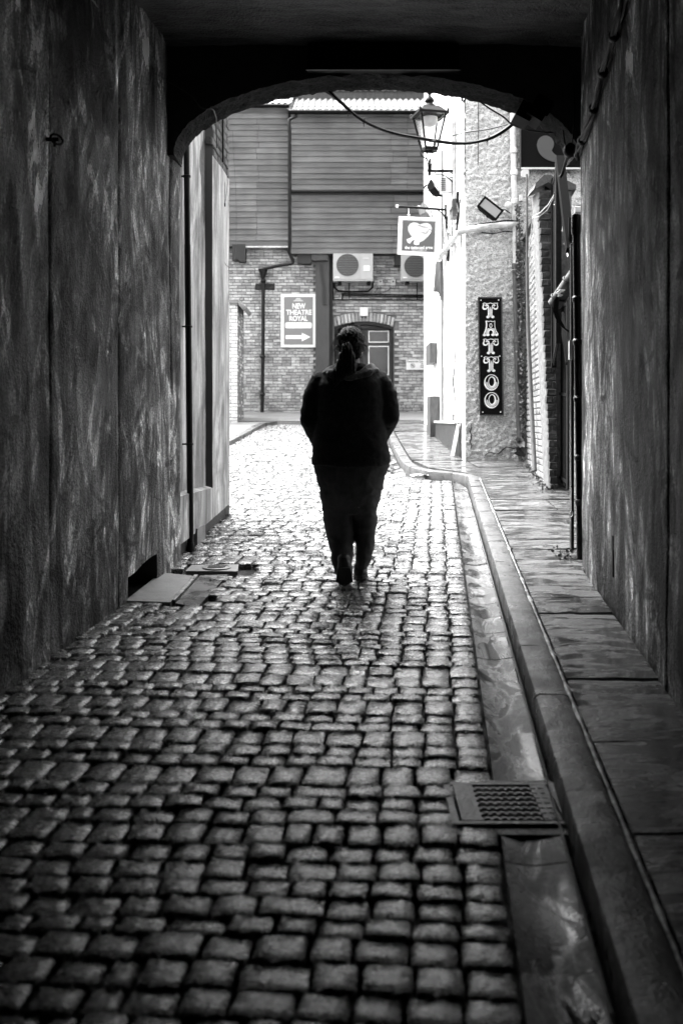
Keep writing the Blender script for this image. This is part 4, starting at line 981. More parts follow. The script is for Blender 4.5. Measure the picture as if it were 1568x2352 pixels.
for pth, r_ in (([(767, 645), (768, 660), (776, 668), (800, 670), (845, 669), (855, 660), (856, 645)], .022), ([(785, 675), (860, 676), (985, 679)], .018), ([(785, 679), (860, 680), (985, 682)], .014), ([(765, 688), (860, 688), (985, 689)], .014),
                ([(802, 645), (802, 688)], .012), ([(957, 645), (957, 688)], .012), ([(765, 645), (765, 690)], .014), ([(786, 674), (786, 688)], .02)):
    mb = MB(); mb.tube([P(u, v, FY-.05) for u, v in pth], r_, 8); mb.build('pipe', M['cable'], pw, smooth=True)
for u, lab in ((873, 'left small isolator switch box on the brick between the air conditioners'), (902, 'middle small isolator switch box with a cable tail on the brick'), (935, 'small grey clip box right of the two switch boxes')):
    sc_ = .7 if u == 935 else 1; t = thing('isolator_box', lab, 'switch box'); x0, x1, z0, z1 = UV(u-5*sc_, u+5*sc_, 643, 643+13*sc_); part('box', x0, x1, FY-.09, FY, z0, z1, 'signlight', t)
    part('knob', (x0+x1)/2-.018, (x0+x1)/2+.018, FY-.105, FY-.09, (z0+z1)/2-.0, (z0+z1)/2+.036, 'column', t)
    for q in (.25, .75): part('gland', x0+(x1-x0)*q-.009, x0+(x1-x0)*q+.009, FY-.07, FY-.03, z0-.05, z0, 'signlight', t)
mb = MB(); mb.tube([P(868, 660, FY-.03), P(860, 672, FY-.03), P(875, 673, FY-.03), P(890, 668, FY-.03), P(898, 660, FY-.03)], .008, 6); mb.build('cable_tail', M['cable'], smooth=True, label='thin looping cable below the two isolator boxes', category='cable')
x0, x1, z0, z1 = UV(826.5, 844.5, 706.5, 726.5); bl = thing('bulkhead_box', 'small square white box on the brick above the arched door', 'box'); part('case', x0, x1, FY-.08, FY, z0, z1, 'signwhite', bl); part('lid', x0+.01, x1-.01, FY-.088, FY-.08, z0+.01, z1-.01, 'signwhite', bl)
# painted brick pier at the left
lp_ = thing('painted_wall', 'white painted brick wall end with stone cap at the far left', 'wall')
mb = MB(); mb.box(-4.4, X(545, 21.2), 21.26, 22.6, .9, Z(693, 21.2)-.02); mb.build('core', M['mortar'], lp_)
brick_wall(frame(-3.6, 21.24, 1, 0, tx=True), 0, 3.6 + X(545.5, 21.24), 1.1, Z(696, 21.2), lp_, 'wbrick', nmax=120, prio=lambda t: -t[0])
brick_wall(frame(X(545.5, 21.24), 21.25, 0, 1, tx=True), 0, 1.3, 1.1, Z(710, 21.2), lp_, 'fbrick', nmax=170)
mb = MB(); mb.box(-4.5, X(548, 21.2), 21.12, 22.7, Z(697, 21.2), Z(689, 21.2)); mb.prism([(X(548, 21.2), 21.2, Z(690, 21.2)), (X(548, 21.2)+.16, 21.3, Z(704, 21.2)), (X(548, 21.2)+.1, 21.3, Z(712, 21.2)), (X(548, 21.2), 21.2, Z(700, 21.2))], (0, 1.3, 0)); mb.build('cap', M['concrete'], lp_)
# ------------------------------------------------------------------ lettering helpers
def text(body, size, loc, parent, m, bold=0.0, depth=.002, width=None, name='lettering', sx=1.0):
    c = bpy.data.curves.new('t', 'FONT'); c.body = body; c.size = size; c.offset = bold; c.extrude = depth/2; c.align_x = 'CENTER'; c.align_y = 'CENTER'
    c.resolution_u = 3
    o = bpy.data.objects.new('t', c); S.collection.objects.link(o); bpy.context.view_layer.update()
    me = bpy.data.meshes.new_from_object(o.evaluated_get(bpy.context.evaluated_depsgraph_get()))
    bpy.data.objects.remove(o); me.name = name
    if width:
        xs = [v.co.x for v in me.vertices]; sx = width / (max(xs)-min(xs))
    me.materials.clear(); me.materials.append(m)
    q = put(name, me, parent); q.matrix_local = Matrix.Translation(loc) @ Matrix.Rotation(R(90), 4, 'X') @ Matrix.Diagonal((sx, 1, 1, 1)); return q
def ribbon(mb, pts, ws, T, y0, y1, n=4):
    """pts in 2D (x right, z up after T), catmull smoothed, variable width strip with thickness"""
    P2 = [Vector(p) for p in pts]; out = []; wo_ = []
    ws = ws if isinstance(ws, (list, tuple)) else [ws]*len(pts)
    for i in range(len(P2)-1):
        p0 = P2[max(i-1, 0)]; p1 = P2[i]; p2 = P2[i+1]; p3 = P2[min(i+2, len(P2)-1)]
        for k in range(n):
            t = k/n
            out.append(.5*((2*p1) + (p2-p0)*t + (2*p0-5*p1+4*p2-p3)*t*t + (3*p1-p0-3*p2+p3)*t**3)); wo_.append(ws[i]*(1-t)+ws[i+1]*t)
    out.append(P2[-1]); wo_.append(ws[-1])
    L = []; Rr = []
    for i, p in enumerate(out):
        d = out[min(i+1, len(out)-1)] - out[max(i-1, 0)]
        if d.length < 1e-6: d = Vector((1, 0))
        d.normalize(); nn = Vector((-d.y, d.x))*wo_[i]/2; L.append(p+nn); Rr.append(p-nn)
    for i in range(len(out)-1):
        q = [T(L[i]), T(L[i+1]), T(Rr[i+1]), T(Rr[i])]
        mb.prism([(a, y0, b) for a, b in q], (0, y1-y0, 0))
# ------------------------------------------------------------------ TATTOO sign
ts = thing('tattoo_sign', 'tall dark vertical board with white ornate TATTOO letters on the roughcast', 'sign')
ZP = .2126*.5742; YS = BY - .10
def TS(p):  # sign zoom px -> x,z   (sheared to the sign's slight lean)
    u = (1850 + p[0]*.2126)*.5742; v = (1180 + p[1]*.2126)*.5742
    return X(u, BY), Z(v, BY)
def quadbox(name, pts, ya, yb, m, par):
    mb = MB(); mb.prism([(TS(p)[0], ya, TS(p)[1]) for p in pts], (0, yb-ya, 0)); return mb.build(name, M[m], par)
quadbox('board', [(270, 65), (705, 65), (738, 2262), (305, 2262)], YS, YS+.05, 'signdark', ts)
mb = MB()
cs = [(270, 65), (705, 65), (738, 2262), (305, 2262)]
for a, b in zip(cs, cs[1:]+cs[:1]):
    ribbon(mb, [a, b], 22, TS, YS-.012, YS-.001, n=1)
mb.build('frame', M['column'], ts)
for c in ((320, 115), (650, 110), (332, 1160), (670, 1158), (355, 2205), (685, 2203)):
    quadbox('screw_cap', [(c[0]+11*math.cos(a), c[1]+13*math.sin(a)) for a in rng(0, 5.5, 7)], YS-.008, YS-.0005, 'signwhite', ts)
yA, yB_ = YS-.006, YS-.0005
def letterT(ox, oy):
    w_ = MB(); f = MB(); sh = MB()
    def q(pts): return [(x+ox, y+oy) for x, y in pts]
    ribbon(w_, q([(352, 182), (385, 166), (420, 176), (460, 178), (495, 165), (530, 177), (575, 170), (605, 172), (630, 166)]), 10, TS, yA, yB_)
    ribbon(w_, q([(358, 175), (372, 200), (358, 240), (368, 272), (395, 280), (425, 272), (438, 250), (420, 238)]), [16, 20, 22, 28, 26, 18, 14, 12], TS, yA, yB_)
    ribbon(w_, q([(630, 168), (625, 200), (632, 240), (620, 270), (595, 280), (565, 272), (550, 250), (568, 238)]), [9, 12, 14, 22, 24, 18, 14, 12], TS, yA, yB_)
    ribbon(w_, q([(408, 222), (415, 205), (440, 205), (458, 230), (460, 290), (460, 390), (440, 415)]), [18, 24, 22, 20, 18, 18, 18], TS, yA, yB_)
    ribbon(w_, q([(580, 222), (575, 205), (552, 203), (532, 226), (528, 290), (528, 385), (552, 412)]), [16, 20, 18, 12, 10, 10, 14], TS, yA, yB_)
    for c, r_ in (((450, 428), 30), ((540, 426), 30)):
        w_.prism([(TS((c[0]+ox+r_*math.cos(a), 0))[0], yA, TS((0, c[1]+oy+r_*.8*math.sin(a)))[1]) for a in rng(0, 6.0, 13)], (0, yB_-yA, 0))
    pts = q([(474, 290), (497, 235), (518, 290), (520, 385), (545, 408), (495, 430), (450, 408), (474, 385)])
    f.prism([(TS(p)[0], yA-.002, TS(p)[1]) for p in pts], (0, .006, 0))
    return w_, f
def letterO(ox, oy):
    w_ = MB(); f = MB()
    def e(cx, cy, rx, ry, a0=0, a1=2*math.pi, n=28): return [(cx+ox+rx*math.cos(a), cy+oy+ry*math.sin(a)) for a in rng(a0, a1, n)]
    n = 28; A = e(517, 1648, 126, 142); ribbon(w_, A, [12+14*max(0, math.cos(a-2.3)) for a in rng(0, 2*math.pi, n)], TS, yA, yB_, n=1)
    B = e(523, 1638, 60, 92); ribbon(w_, B, [18+8*math.cos(a-.3) for a in rng(0, 2*math.pi, n)], TS, yA, yB_, n=1)
    ribbon(f, e(519, 1642, 92, 114, .0, math.pi, 16), [14]+[34]*15+[14], TS, yA-.002, yB_+.003, n=1)
    return w_, f
def letterA():
    w_ = MB(); f = MB()
    ribbon(w_, [(405, 512), (425, 500), (460, 512), (500, 503), (540, 515), (582, 498)], 9, TS, yA, yB_)
    ribbon(w_, [(418, 508), (426, 580), (412, 660), (385, 730), (365, 762)], [22, 22, 22, 20, 18], TS, yA, yB_)
    ribbon(w_, [(580, 500), (578, 580), (592, 660), (620, 720), (645, 742)], [8, 8, 9, 10, 12], TS, yA, yB_)
    ribbon(w_, [(478, 590), (502, 548), (528, 590), (505, 630), (478, 590)], 9, TS, yA, yB_)
    for c in ((385, 765), (450, 762), (545, 760), (612, 760)):
        w_.prism([(TS((c[0]+32*math.cos(a), 0))[0], yA, TS((0, c[1]+22*math.sin(a)))[1]) for a in rng(0, 6.0, 13)], (0, yB_-yA, 0))
    ribbon(w_, [(465, 750), (462, 700), (505, 665), (545, 700), (540, 752)], [12, 14, 16, 14, 12], TS, yA-.003, yB_)
    f.prism([(TS(p)[0], yA-.001, TS(p)[1]) for p in [(440, 640), (570, 640), (600, 745), (545, 750), (545, 690), (505, 655), (465, 690), (462, 750), (400, 745)]], (0, .005, 0))
    return w_, f
for w_, f in (letterT(0, 0), letterA(), letterT(10, 672), letterT(18, 1004), letterO(0, 0), letterO(5, 332)):
    o = w_.build('letter', M['signwhite'], ts); f.build('letter_fill', M['signlight'], o)
# ------------------------------------------------------------------ black sign with comma swirl
cs_ = thing('swirl_sign', 'large black sign panel with a grey comma swirl behind the railing top', 'sign')
YC = BY - .14
x0, x1 = X(1195, YC), X(1352, YC); z0, z1 = Z(385, YC), Z(190, YC)
part('panel', x0, x1, YC, YC+.06, z0, z1, 'signdark', cs_)
part('edge_trim', x0-.0, x1, YC-.02, YC, z0-.025, z0, 'signlight', cs_)
part('edge_trim', x0-.018, x0, YC-.02, YC, z0-.025, z1, 'column', cs_)
def TC(p): u = (1900+p[0]*.3827)*.5742; v = (300+p[1]*.3827)*.5742; return X(u, YC), Z(v, YC)
mb = MB(); ribbon(mb, [(735, 668), (715, 725), (728, 790), (775, 845), (850, 880), (930, 880), (1000, 850), (1060, 790), (1090, 700)], [70, 150, 135, 100, 62, 50, 44, 40, 10], TC, YC-.012, YC-.001, n=6)
mb.prism([(TC((731+88*math.cos(a), 0))[0], YC-.011, TC((0, 724+90*math.sin(a)))[1]) for a in rng(0, 6.1, 26)], (0, .010, 0))
mb.build('swirl', M['comma'], cs_)
# ------------------------------------------------------------------ hanging pub style sign
hs = thing('hanging_sign', 'square white framed hanging sign with heart and crossed hands', 'sign')
YH = 16.4
def H(u, v): return X(u, YH), Z(v, YH)
def hq(name, pts, ya, yb, m, par=None, **t):
    mb = MB(); mb.prism([(H(*p)[0], ya, H(*p)[1]) for p in pts], (0, yb-ya, 0)); return mb.build(name, M[m], par or hs, **t)
O4 = [(915.5, 496.5), (1009, 501), (1005.5, 588), (912.5, 583.5)]
hq('board', O4, YH, YH+.05, 'frame')
def lerp4(t): 
    c = (sum(p[0] for p in O4)/4, sum(p[1] for p in O4)/4); return [(c[0]+(p[0]-c[0])*t, c[1]+(p[1]-c[1])*t) for p in O4]
for t0, t1, yo in ((1.0, .93, -.018), (.90, .85, -.010)):
    a = lerp4(t0); b = lerp4(t1); mb = MB()
    for i in range(4): j = (i+1) % 4; mb.prism([(H(*a[i])[0], YH+yo, H(*a[i])[1]), (H(*a[j])[0], YH+yo, H(*a[j])[1]), (H(*b[j])[0], YH+yo, H(*b[j])[1]), (H(*b[i])[0], YH+yo, H(*b[i])[1])], (0, -yo-.0005, 0))
    mb.build('moulding', M['frame'], hs)
hq('picture', lerp4(.80), YH-.006, YH-.0005, 'hangdark')
def Z5(x, y): return ((1500+x*.2551)*.5742, (800+y*.2551)*.5742)
heart = [Z5(*p) for p in [(700, 385), (655, 358), (600, 350), (545, 372), (512, 420), (515, 480), (545, 540), (600, 605), (685, 672), (760, 635), (830, 570), (875, 500), (887, 440), (868, 390), (820, 362), (765, 362), (725, 375)]]
hq('heart', heart, YH-.009, YH-.006, 'heart')
hand1 = [Z5(*p) for p in [(490, 620), (560, 592), (590, 560), (600, 510), (640, 470), (665, 425), (685, 418), (672, 460), (700, 430), (718, 430), (690, 475), (730, 465), (790, 440), (845, 430), (850, 450), (800, 480), (740, 495), (700, 520), (680, 560), (640, 600), (570, 645), (540, 685), (510, 665)]]
hq('painted_hand', hand1, YH-.012, YH-.009, 'signwhite')
hand2 = [Z5(*p) for p in [(600, 690), (612, 640), (640, 600), (690, 560), (715, 545), (760, 560), (820, 540), (848, 500), (850, 470), (870, 475), (862, 520), (830, 560), (770, 580), (715, 575), (700, 610), (688, 660), (685, 700), (640, 708)]]
hq('painted_hand', hand2, YH-.0135, YH-.0105, 'signwhite')
mb = MB(); ribbon(mb, [Z5(665, 395), Z5(740, 420), Z5(820, 440), Z5(870, 480)], 1.2, lambda p: H(p[0], p[1]), YH-.015, YH-.012); ribbon(mb, [Z5(700, 505), Z5(750, 510), Z5(790, 530), Z5(830, 480)], .8, lambda p: H(p[0], p[1]), YH-.016, YH-.0125); mb.build('painted_outline', M['hangdark'], hs)
c = Z5(683, 748); text('the tattooed arms', .072, (H(*c)[0], YH-.0075, H(*c)[1]), hs, M['signwhite'], bold=.0012, width=.46*X(784+1000, YH)/X(784+1000, YH)*1.0)
c = Z5(686, 789); text('THETATTOOEDARMS.COM', .028, (H(*c)[0], YH-.0075, H(*c)[1]), hs, M['signwhite'], width=.245)
mb = MB(); mb.tube([P(913.5, 474.5, YH), P(960, 477, YH), P(1026, 482, YH)], .020, 10); mb.build('bracket_arm', M['iron'], hs, smooth=True)
mb = MB(); mb.ell(P(912, 474, YH), (.028, .028, .028)); mb.build('finial', M['signlight'], hs, smooth=True)
for u in (938, 988): mb = MB(); mb.tube([P(u-.4, 478, YH), P(u+.6, 498, YH)], .010, 8); mb.box(X(u-3, YH), X(u+3.5, YH), YH-.02, YH+.02, Z(494, YH), Z(491.5, YH)); mb.build('hanger', M['signlight'], hs, smooth=True)
mb = MB(); mb.bar(P(1024, 470, YH), P(1024, 512, YH), .03, .05); mb.tube([P(1024, 508, YH), P(1018, 492, YH), P(1005, 483, YH)], .012, 8); mb.build('wall_bracket', M['iron'], hs)
# ------------------------------------------------------------------ street lantern
sl_ = thing('street_lantern', 'black wall mounted gas style street lantern with finial on the white building', 'street lamp')
LD = 15.1
def LZ(y): return Z((330 + y*.2126)*.5742, LD)
def LX(x): return X((1620 + x*.2126)*.5742, LD)
cx = LX(457); K = .2126*.5742/F*LD        # metres per zoom px
cy = LD
mb = MB(); mb.lathe([(2*K, LZ(132)), (30*K, LZ(145)), (46*K, LZ(175)), (50*K, LZ(195)), (48*K, LZ(202)), (24*K, LZ(225)), (20*K, LZ(240)), (34*K, LZ(262)), (36*K, LZ(270)), (62*K, LZ(285)), (80*K, LZ(320)), (94*K, LZ(350)), (92*K, LZ(362)), (64*K, LZ(366)), (66*K, LZ(400)), (110*K, LZ(425)), (118*K, LZ(440)), (140*K, LZ(462)), (142*K, LZ(478))][::-1], (cx, cy, 0), 20)
mb.build('finial', M['iron'], sl_, smooth=True)
mb = MB(); b_ = 150*K; e_ = 272*K; zt_ = LZ(472); zb_ = LZ(600)
rot = Matrix.Translation((cx, cy, 0)) @ Matrix.Rotation(R(14), 4, 'Z') 
mb.add([(-b_, -b_, zt_), (b_, -b_, zt_), (b_, b_, zt_), (-b_, b_, zt_), (-e_, -e_, zb_), (e_, -e_, zb_), (e_, e_, zb_), (-e_, e_, zb_)], [(0, 1, 2, 3), (0, 1, 5, 4), (1, 2, 6, 5), (2, 3, 7, 6), (3, 0, 4, 7), (4, 5, 6, 7)], rot)
mb.build('roof', M['iron'], sl_)
mb = MB(); zA = LZ(598); zB = LZ(635)
for sx, sy in ((-1, -1), (1, -1), (1, 1), (-1, 1)):
    nx, ny = (-sy, sx)
    a = Vector((sx*(e_+.0), sy*(e_), (zA+zB)/2)); b = Vector((nx*e_, ny*e_, (zA+zB)/2))
    mb.bar(rot @ a, rot @ b, .035, abs(zA-zB))
    p = rot @ Vector((sx*e_, sy*e_, zA)); mb.tube([p - Vector((0, 0, .02)), p + Vector((0, 0, .03)), p + Vector((0, 0, .055))], [.022, .018, .003], 6)
mb.build('crown_rail', M['iron'], sl_)
zt2 = LZ(640); zb2 = LZ(1262); tw = 236*K; bw2 = 112*K
for i, (sx, sy) in enumerate(((-1, -1), (1, -1), (1, 1), (-1, 1))):
    mb = MB(); mb.bar(rot @ Vector((sx*tw, sy*tw, zt2)), rot @ Vector((sx*bw2, sy*bw2, zb2)), .028, .028); mb.build('frame_bar', M['iron'], sl_)
    nx, ny = (-sy, sx)
    mb = MB(); q = [(sx*tw, sy*tw, zt2), (nx*tw, ny*tw, zt2), (nx*bw2, ny*bw2, zb2), (sx*bw2, sy*bw2, zb2)]
    n_ = Vector((sx+nx, sy+ny, 0)).normalized()*-.006; mb.prism([rot @ Vector(a) for a in q], rot.to_3x3() @ n_); mb.build('pane', M['lens'], sl_)
    mb = MB(); mb.bar(rot @ Vector((sx*bw2, sy*bw2, zb2)), rot @ Vector((nx*bw2, ny*bw2, zb2)), .028, .05); mb.build('bottom_rail', M['iron'], sl_)
mb = MB(); mb.lathe([(150*K, LZ(660)), (150*K, LZ(740)), (120*K, LZ(800)), (60*K, LZ(830)), (4*K, LZ(835))], (cx, cy, 0), 18); mb.build('reflector', M['lamp'], sl_, smooth=True)
for s_ in (-1, 1):
    for ax_ in (0, 1):
        mb = MB(); pt = [(112, 1300), (150, 1290), (178, 1330), (170, 1380), (120, 1405), (75, 1430), (48, 1470), (36, 1540)]
        mb.tube([rot @ Vector(((s_*x*K, 0, LZ(y)) if ax_ == 0 else (0, s_*x*K, LZ(y)))) for x, y in pt], .009, 6); mb.build('scroll', M['iron'], sl_, smooth=True)
mb = MB(); mb.tube([(cx, cy, LZ(1290)), (cx, cy, LZ(1560))], .006, 6); mb.build('gas_rod', M['iron'], sl_)
mb = MB(); mb.box(cx-34*K, cx+38*K, cy-34*K, cy+34*K, LZ(1632), LZ(1540)); mb.lathe([(4*K, LZ(1772)), (22*K, LZ(1740)), (34*K, LZ(1710)), (26*K, LZ(1694)), (42*K, LZ(1672)), (44*K, LZ(1660)), (40*K, LZ(1636))], (cx, cy, 0), 12); mb.build('socket', M['iron'], sl_, smooth=True)
mb = MB(); wx = BX - .02; mb.bar((cx, cy, LZ(1665)), (wx, cy, LZ(1665)), .035, .035); mb.bar((wx, cy, LZ(1640)), (wx, cy, LZ(1920)), .035, .05); mb.build('arm', M['iron'], sl_)
mb = MB(); mb.tube([(LX(565), cy, LZ(1690)), (LX(565), cy, LZ(1728)), (LX(690), cy, LZ(1735)), (LX(780), cy, LZ(1770)), (LX(850), cy, LZ(1830)), (LX(915), cy, LZ(1895))], .010, 6)
mb.tube([(LX(858)+42*K*math.cos(a), cy, LZ(1745)+42*K*math.sin(a)) for a in rng(0, 6.3, 16)], .008, 6); mb.build('brace', M['iron'], sl_, smooth=True)
mb = MB(); mb.box(BX-.035, BX+.0, cy-.1, cy+.12, LZ(1930), LZ(1590)); mb.build('back_plate', M['timber'], sl_)
# floodlights, alarm bits
def flood(c, rotz, tilt, roll, sc, label, m='black'):
    t = thing('floodlight', label, 'floodlight', group='floodlights on the white building')
    T_ = Matrix.Translation(c) @ Matrix.Rotation(rotz, 4, 'Z') @ Matrix.Rotation(roll, 4, 'Y') @ Matrix.Rotation(tilt, 4, 'X') @ Matrix.Scale(sc, 4)
    mb = MB(); mb.add([(-.2, 0, -.12), (.2, 0, -.12), (.2, 0, .12), (-.2, 0, .12), (-.14, .12, -.08), (.14, .12, -.08), (.14, .12, .08), (-.14, .12, .08)], [(0, 1, 2, 3), (4, 5, 6, 7), (0, 1, 5, 4), (1, 2, 6, 5), (2, 3, 7, 6), (3, 0, 4, 7)], T_)
    for i in range(4): mb.box(-.12+i*.07, -.11+i*.07, .1, .15, -.07, .07, T_)
    mb.build('housing', M[m], t)
    mb = MB(); mb.box(-.165, .165, -.012, -.001, -.088, .088, T_); mb.build('lens', M['signgrey'], t)
    mb = MB()
    for bx in ((-.2, .2, .092, .12), (-.2, .2, -.12, -.092), (-.2, -.17, -.092, .092), (.17, .2, -.092, .092)): mb.box(bx[0], bx[1], -.022, -.0005, bx[2], bx[3], T_)
    mb.build('bezel', M[m], t)
    mb = MB(); mb.tube([T_ @ Vector((-.05, .08, .12)), T_ @ Vector((-.02, .16, .2)), T_ @ Vector((0, .24, .17))], .02*sc, 8); mb.build('bracket', M[m], t, smooth=True)
flood(P(1125, 479, 13.6), 0, R(-20), R(38), .83, 'black floodlight tilted on the roughcast above the white pipe')
flood((BX-.22, 15.9, Z(432, 15.9)), R(60), R(-30), R(18), .75, 'slanted dark floodlight just under the street lantern')
flood((BX-.26, 16.9, Z(486, 16.9)), R(60), R(-20), R(14), .85, 'pale floodlight behind the arm of the hanging sign', 'gpipe')
sb = thing('sounder_box', 'small grey louvred box on the white wall under the lantern arm', 'box')
part('case', BX-.17, BX-.0, 15.6, 15.8, Z(443, 15.7), Z(411, 15.7), 'signlight', sb)
for i in range(7): part('louvre', BX-.175, BX-.10, 15.585, 15.60, Z(441-i*4.4, 15.7), Z(439-i*4.4, 15.7), 'gpipe', sb)
jb = thing('junction_box', 'pale round junction box with two glands beside the tilted floodlight', 'box')
mb = MB(); mb.ell(P(1167, 472, 13.75), (.055, .03, .055)); mb.build('case', M['signlight'], jb, smooth=True)
for u in (1162, 1171): mb = MB(); mb.tube([P(u, 480, 13.75), P(u, 490, 13.75)], .015, 8); mb.build('gland', M['signlight'], jb)
mb = MB(); mb.tube([P(1171, 490, 13.74), P(1160, 482, 13.72), P(1145, 480, 13.7)], .008, 6); mb.tube([P(1112, 487, 13.74), P(1118, 499, 13.74), P(1128, 502, 13.74), P(1140, 495, 13.72)], .006, 6); mb.build('lead', M['cable'], jb)
al = thing('alarm_box', 'white square alarm box on the roughcast left of the pier cap', 'alarm box')
mb = MB(); x0, x1, z0, z1 = UV(1196.5, 1213, 390, 407.5, 13.7); mb.prism([(x0+.015, 13.68, z0), (x1-.015, 13.68, z0), (x1, 13.68, z0+.02), (x1, 13.68, z1-.01), (x1-.01, 13.68, z1), (x0+.01, 13.68, z1), (x0, 13.68, z1-.01), (x0, 13.68, z0+.02)], (0, .1, 0)); mb.build('case', M['signlight'], al)
x0, x1, z0, z1 = UV(1193, 1199, 447, 461, 13.7); part('small_white_box', x0, x1, 13.68, 13.8, z0, z1, 'signlight', None, label='tiny white box below the alarm box beside the downpipe', category='box')
# conduit tangle on the side wall below lantern
tg = thing('wall_clutter', 'tangle of grey fittings and cables on the white corner below the lantern', 'cable')
random.seed(3)
for i in range(9):
    mb = MB(); y = 14.5 + i*.2; mb.tube([(BX-.03-.02*random.random(), y+random.uniform(-.1, .1)*k, Z(440+i*8 + k*26, y)) for k in range(5)], random.choice((.008, .014, .02)), 6); mb.build('cable', M[random.choice(('gpipe', 'cable', 'lcable'))], tg, smooth=True)
mb = MB(); mb.box(BX-.10, BX-.0, 14.6, 14.85, Z(500, 14.7), Z(460, 14.7)); mb.box(BX-.12, BX, 14.58, 14.87, Z(482, 14.7), Z(479, 14.7)); mb.build('meter', M['gpipe'], tg)
# stained soot patch of the side wall, drawn as grey stub tubes
op = thing('stain_tubes', 'rusty stub pipes with moss hanging on the white side wall', 'pipe')
for i in range(4):
    mb = MB(); y = 16.8 + i*.22; mb.tube([(BX-.05, y, Z(600, y)), (BX-.05-.01*i, y, Z(640+10*i, y)), (BX-.04, y, Z(690-i*9, y))], [.03, .045, .02], 7); mb.build('pipe', M['gpipe'], op, smooth=True)
# ------------------------------------------------------------------ theatre sign
nt = thing('theatre_sign', 'white bordered grey sign reading NEW THEATRE ROYAL with arrow', 'sign')
YT = FY - .06
def TU(u, v): return X(u, YT), Z(v, YT)
x0, x1, z0, z1 = UV(645, 724.5, 675, 797.5, YT)
part('board', x0, x1, YT, YT+.05, z0, z1, 'signwhite', nt)
xi0, xi1, zi0, zi1 = UV(652, 718.5, 682, 791.5, YT)
part('face', xi0, xi1, YT-.006, YT-.0005, zi0, zi1, 'signgrey', nt)
K2 = 1/F*YT; cxm = (xi0+xi1)/2
text('NEW', .185, (TU(686, 703)[0], YT-.0085, TU(0, 703.5)[1]), nt, M['signwhite'], bold=.006, width=30*K2)
text('THEATRE', .175, (TU(686.5, 718)[0], YT-.0085, TU(0, 718)[1]), nt, M['signwhite'], bold=.005, width=59*K2)
text('ROYAL', .175, (TU(685, 732)[0], YT-.0085, TU(0, 732)[1]), nt, M['signwhite'], bold=.006, width=42*K2)
mb = MB()
for k, (w0, w1) in enumerate(((7.5, 12.5), (4, 7))): mb.prism([(TU(685-w1, 0)[0], YT-.009, TU(0, 692-4*k)[1]), (TU(685+w1, 0)[0], YT-.009, TU(0, 692-4*k)[1]), (TU(685+w0, 0)[0], YT-.009, TU(0, 688.6-4*k)[1]), (TU(685-w0, 0)[0], YT-.009, TU(0, 688.6-4*k)[1])], (0, .003, 0))
mb.build('roof_emblem', M['signlight'], nt)
mb = MB(); ca = []
for (u, v, a0) in ((712, 744.5, -90), (712, 750, 0), (659, 750, 90), (659, 744.5, 180)):
    for t in rng(0, 90, 4): a = R(a0+t); ca.append((TU(u+4*math.cos(a), 0)[0], YT-.009, TU(0, v+4*math.sin(a))[1]))
mb.prism(ca, (0, .003, 0)); mb.build('bar', M['signwhite'], nt)
mb = MB(); mb.prism([(TU(u, 0)[0], YT-.009, TU(0, v)[1]) for u, v in [(656, 770), (693, 770), (693, 764.5), (713, 774), (693, 784), (693, 778.5), (656, 778.5)]], (0, .003, 0)); mb.build('arrow', M['signwhite'], nt)
# pedestrian zone plate
pz = thing('zone_plate', 'small white Pedestrian Zone At any time plate on the brick by the white building', 'sign')
x0, x1, z0, z1 = UV(932.5, 977, 826, 849, YT); part('plate', x0, x1, YT, YT+.02, z0, z1, 'signwhite', pz)
text('Pedestrian Zone', .075, ((x0+x1)/2, YT-.003, z1-.045), pz, M['column'], width=.44)
for k, wd in enumerate(('At', 'any', 'time')): text(wd, .06, (x0+(x1-x0)*.82, YT-.003, z1-.10-.045*k), pz, M['column'])
mb = MB(); c = ((x0+(x1-x0)*.33), z0+.10)
mb.prism([(c[0]+.062*math.cos(a), YT-.004, c[1]+.062*math.sin(a)) for a in rng(0, 6.0, 19)], (0, .003, 0)); mb.build('roundel', M['signlight'], pz)
mb = MB(); mb.bar((c[0]-.04, YT-.005, c[1]+.04), (c[0]+.04, YT-.005, c[1]-.04), .014, .002, up=(0, 1, 0)); mb.build('slash', M['column'], pz)
# ------------------------------------------------------------------ cables across the arch
ca = thing('cable_bundle', 'sagging bundle of black cables hanging across the archway', 'cable')
base = [(742, 203, 7.2), (760, 214, 7.22), (785, 236, 7.25), (820, 268, 7.28), (860, 291, 7.3), (905, 307, 7.32), (955, 317, 7.33), (1005, 325, 7.34), (1045, 329, 7.34), (1085, 327, 7.33), (1125, 316, 7.3), (1160, 297, 7.27), (1192, 272, 7.22)]
random.seed(11)
def smooth_path(p, n=5):
    p = [Vector(q) for q in p]; o = []
    for i in range(len(p)-1):
        p0, p1, p2, p3 = p[max(i-1, 0)], p[i], p[i+1], p[min(i+2, len(p)-1)]
        for k in range(n):
            t = k/n; o.append(.5*((2*p1)+(p2-p0)*t+(2*p0-5*p1+4*p2-p3)*t*t+(3*p1-p0-3*p2+p3)*t**3))
    return o + [p[-1]]
for k in range(5):
    off = [(math.sin(i*.8+k*1.9)*1.8 + (k-2)*.7) for i in range(len(base))]
    mb = MB(); mb.tube(smooth_path([P(u, v+off[i]*(.5 if 2 < i < 10 else 1.3), D + .01*k) for i, (u, v, D) in enumerate(base)]), .0075 if k else .011, 6); mb.build('strand', M['cable'], ca, smooth=True)
for u, v in ((800, 253), (836, 277), (962, 318), (1000, 324), (1120, 318), (1150, 303)):
    mb = MB(); c = P(u, v, 7.3); mb.tube([c + Vector((.02*math.cos(a)*.4, .024*math.sin(a), .024*math.cos(a))) for a in rng(0, 6.3, 10)], .003, 5); mb.tube([c, c - Vector((.003, 0, .045))], .003, 5); mb.build('cable_tie', M['cable'], ca)
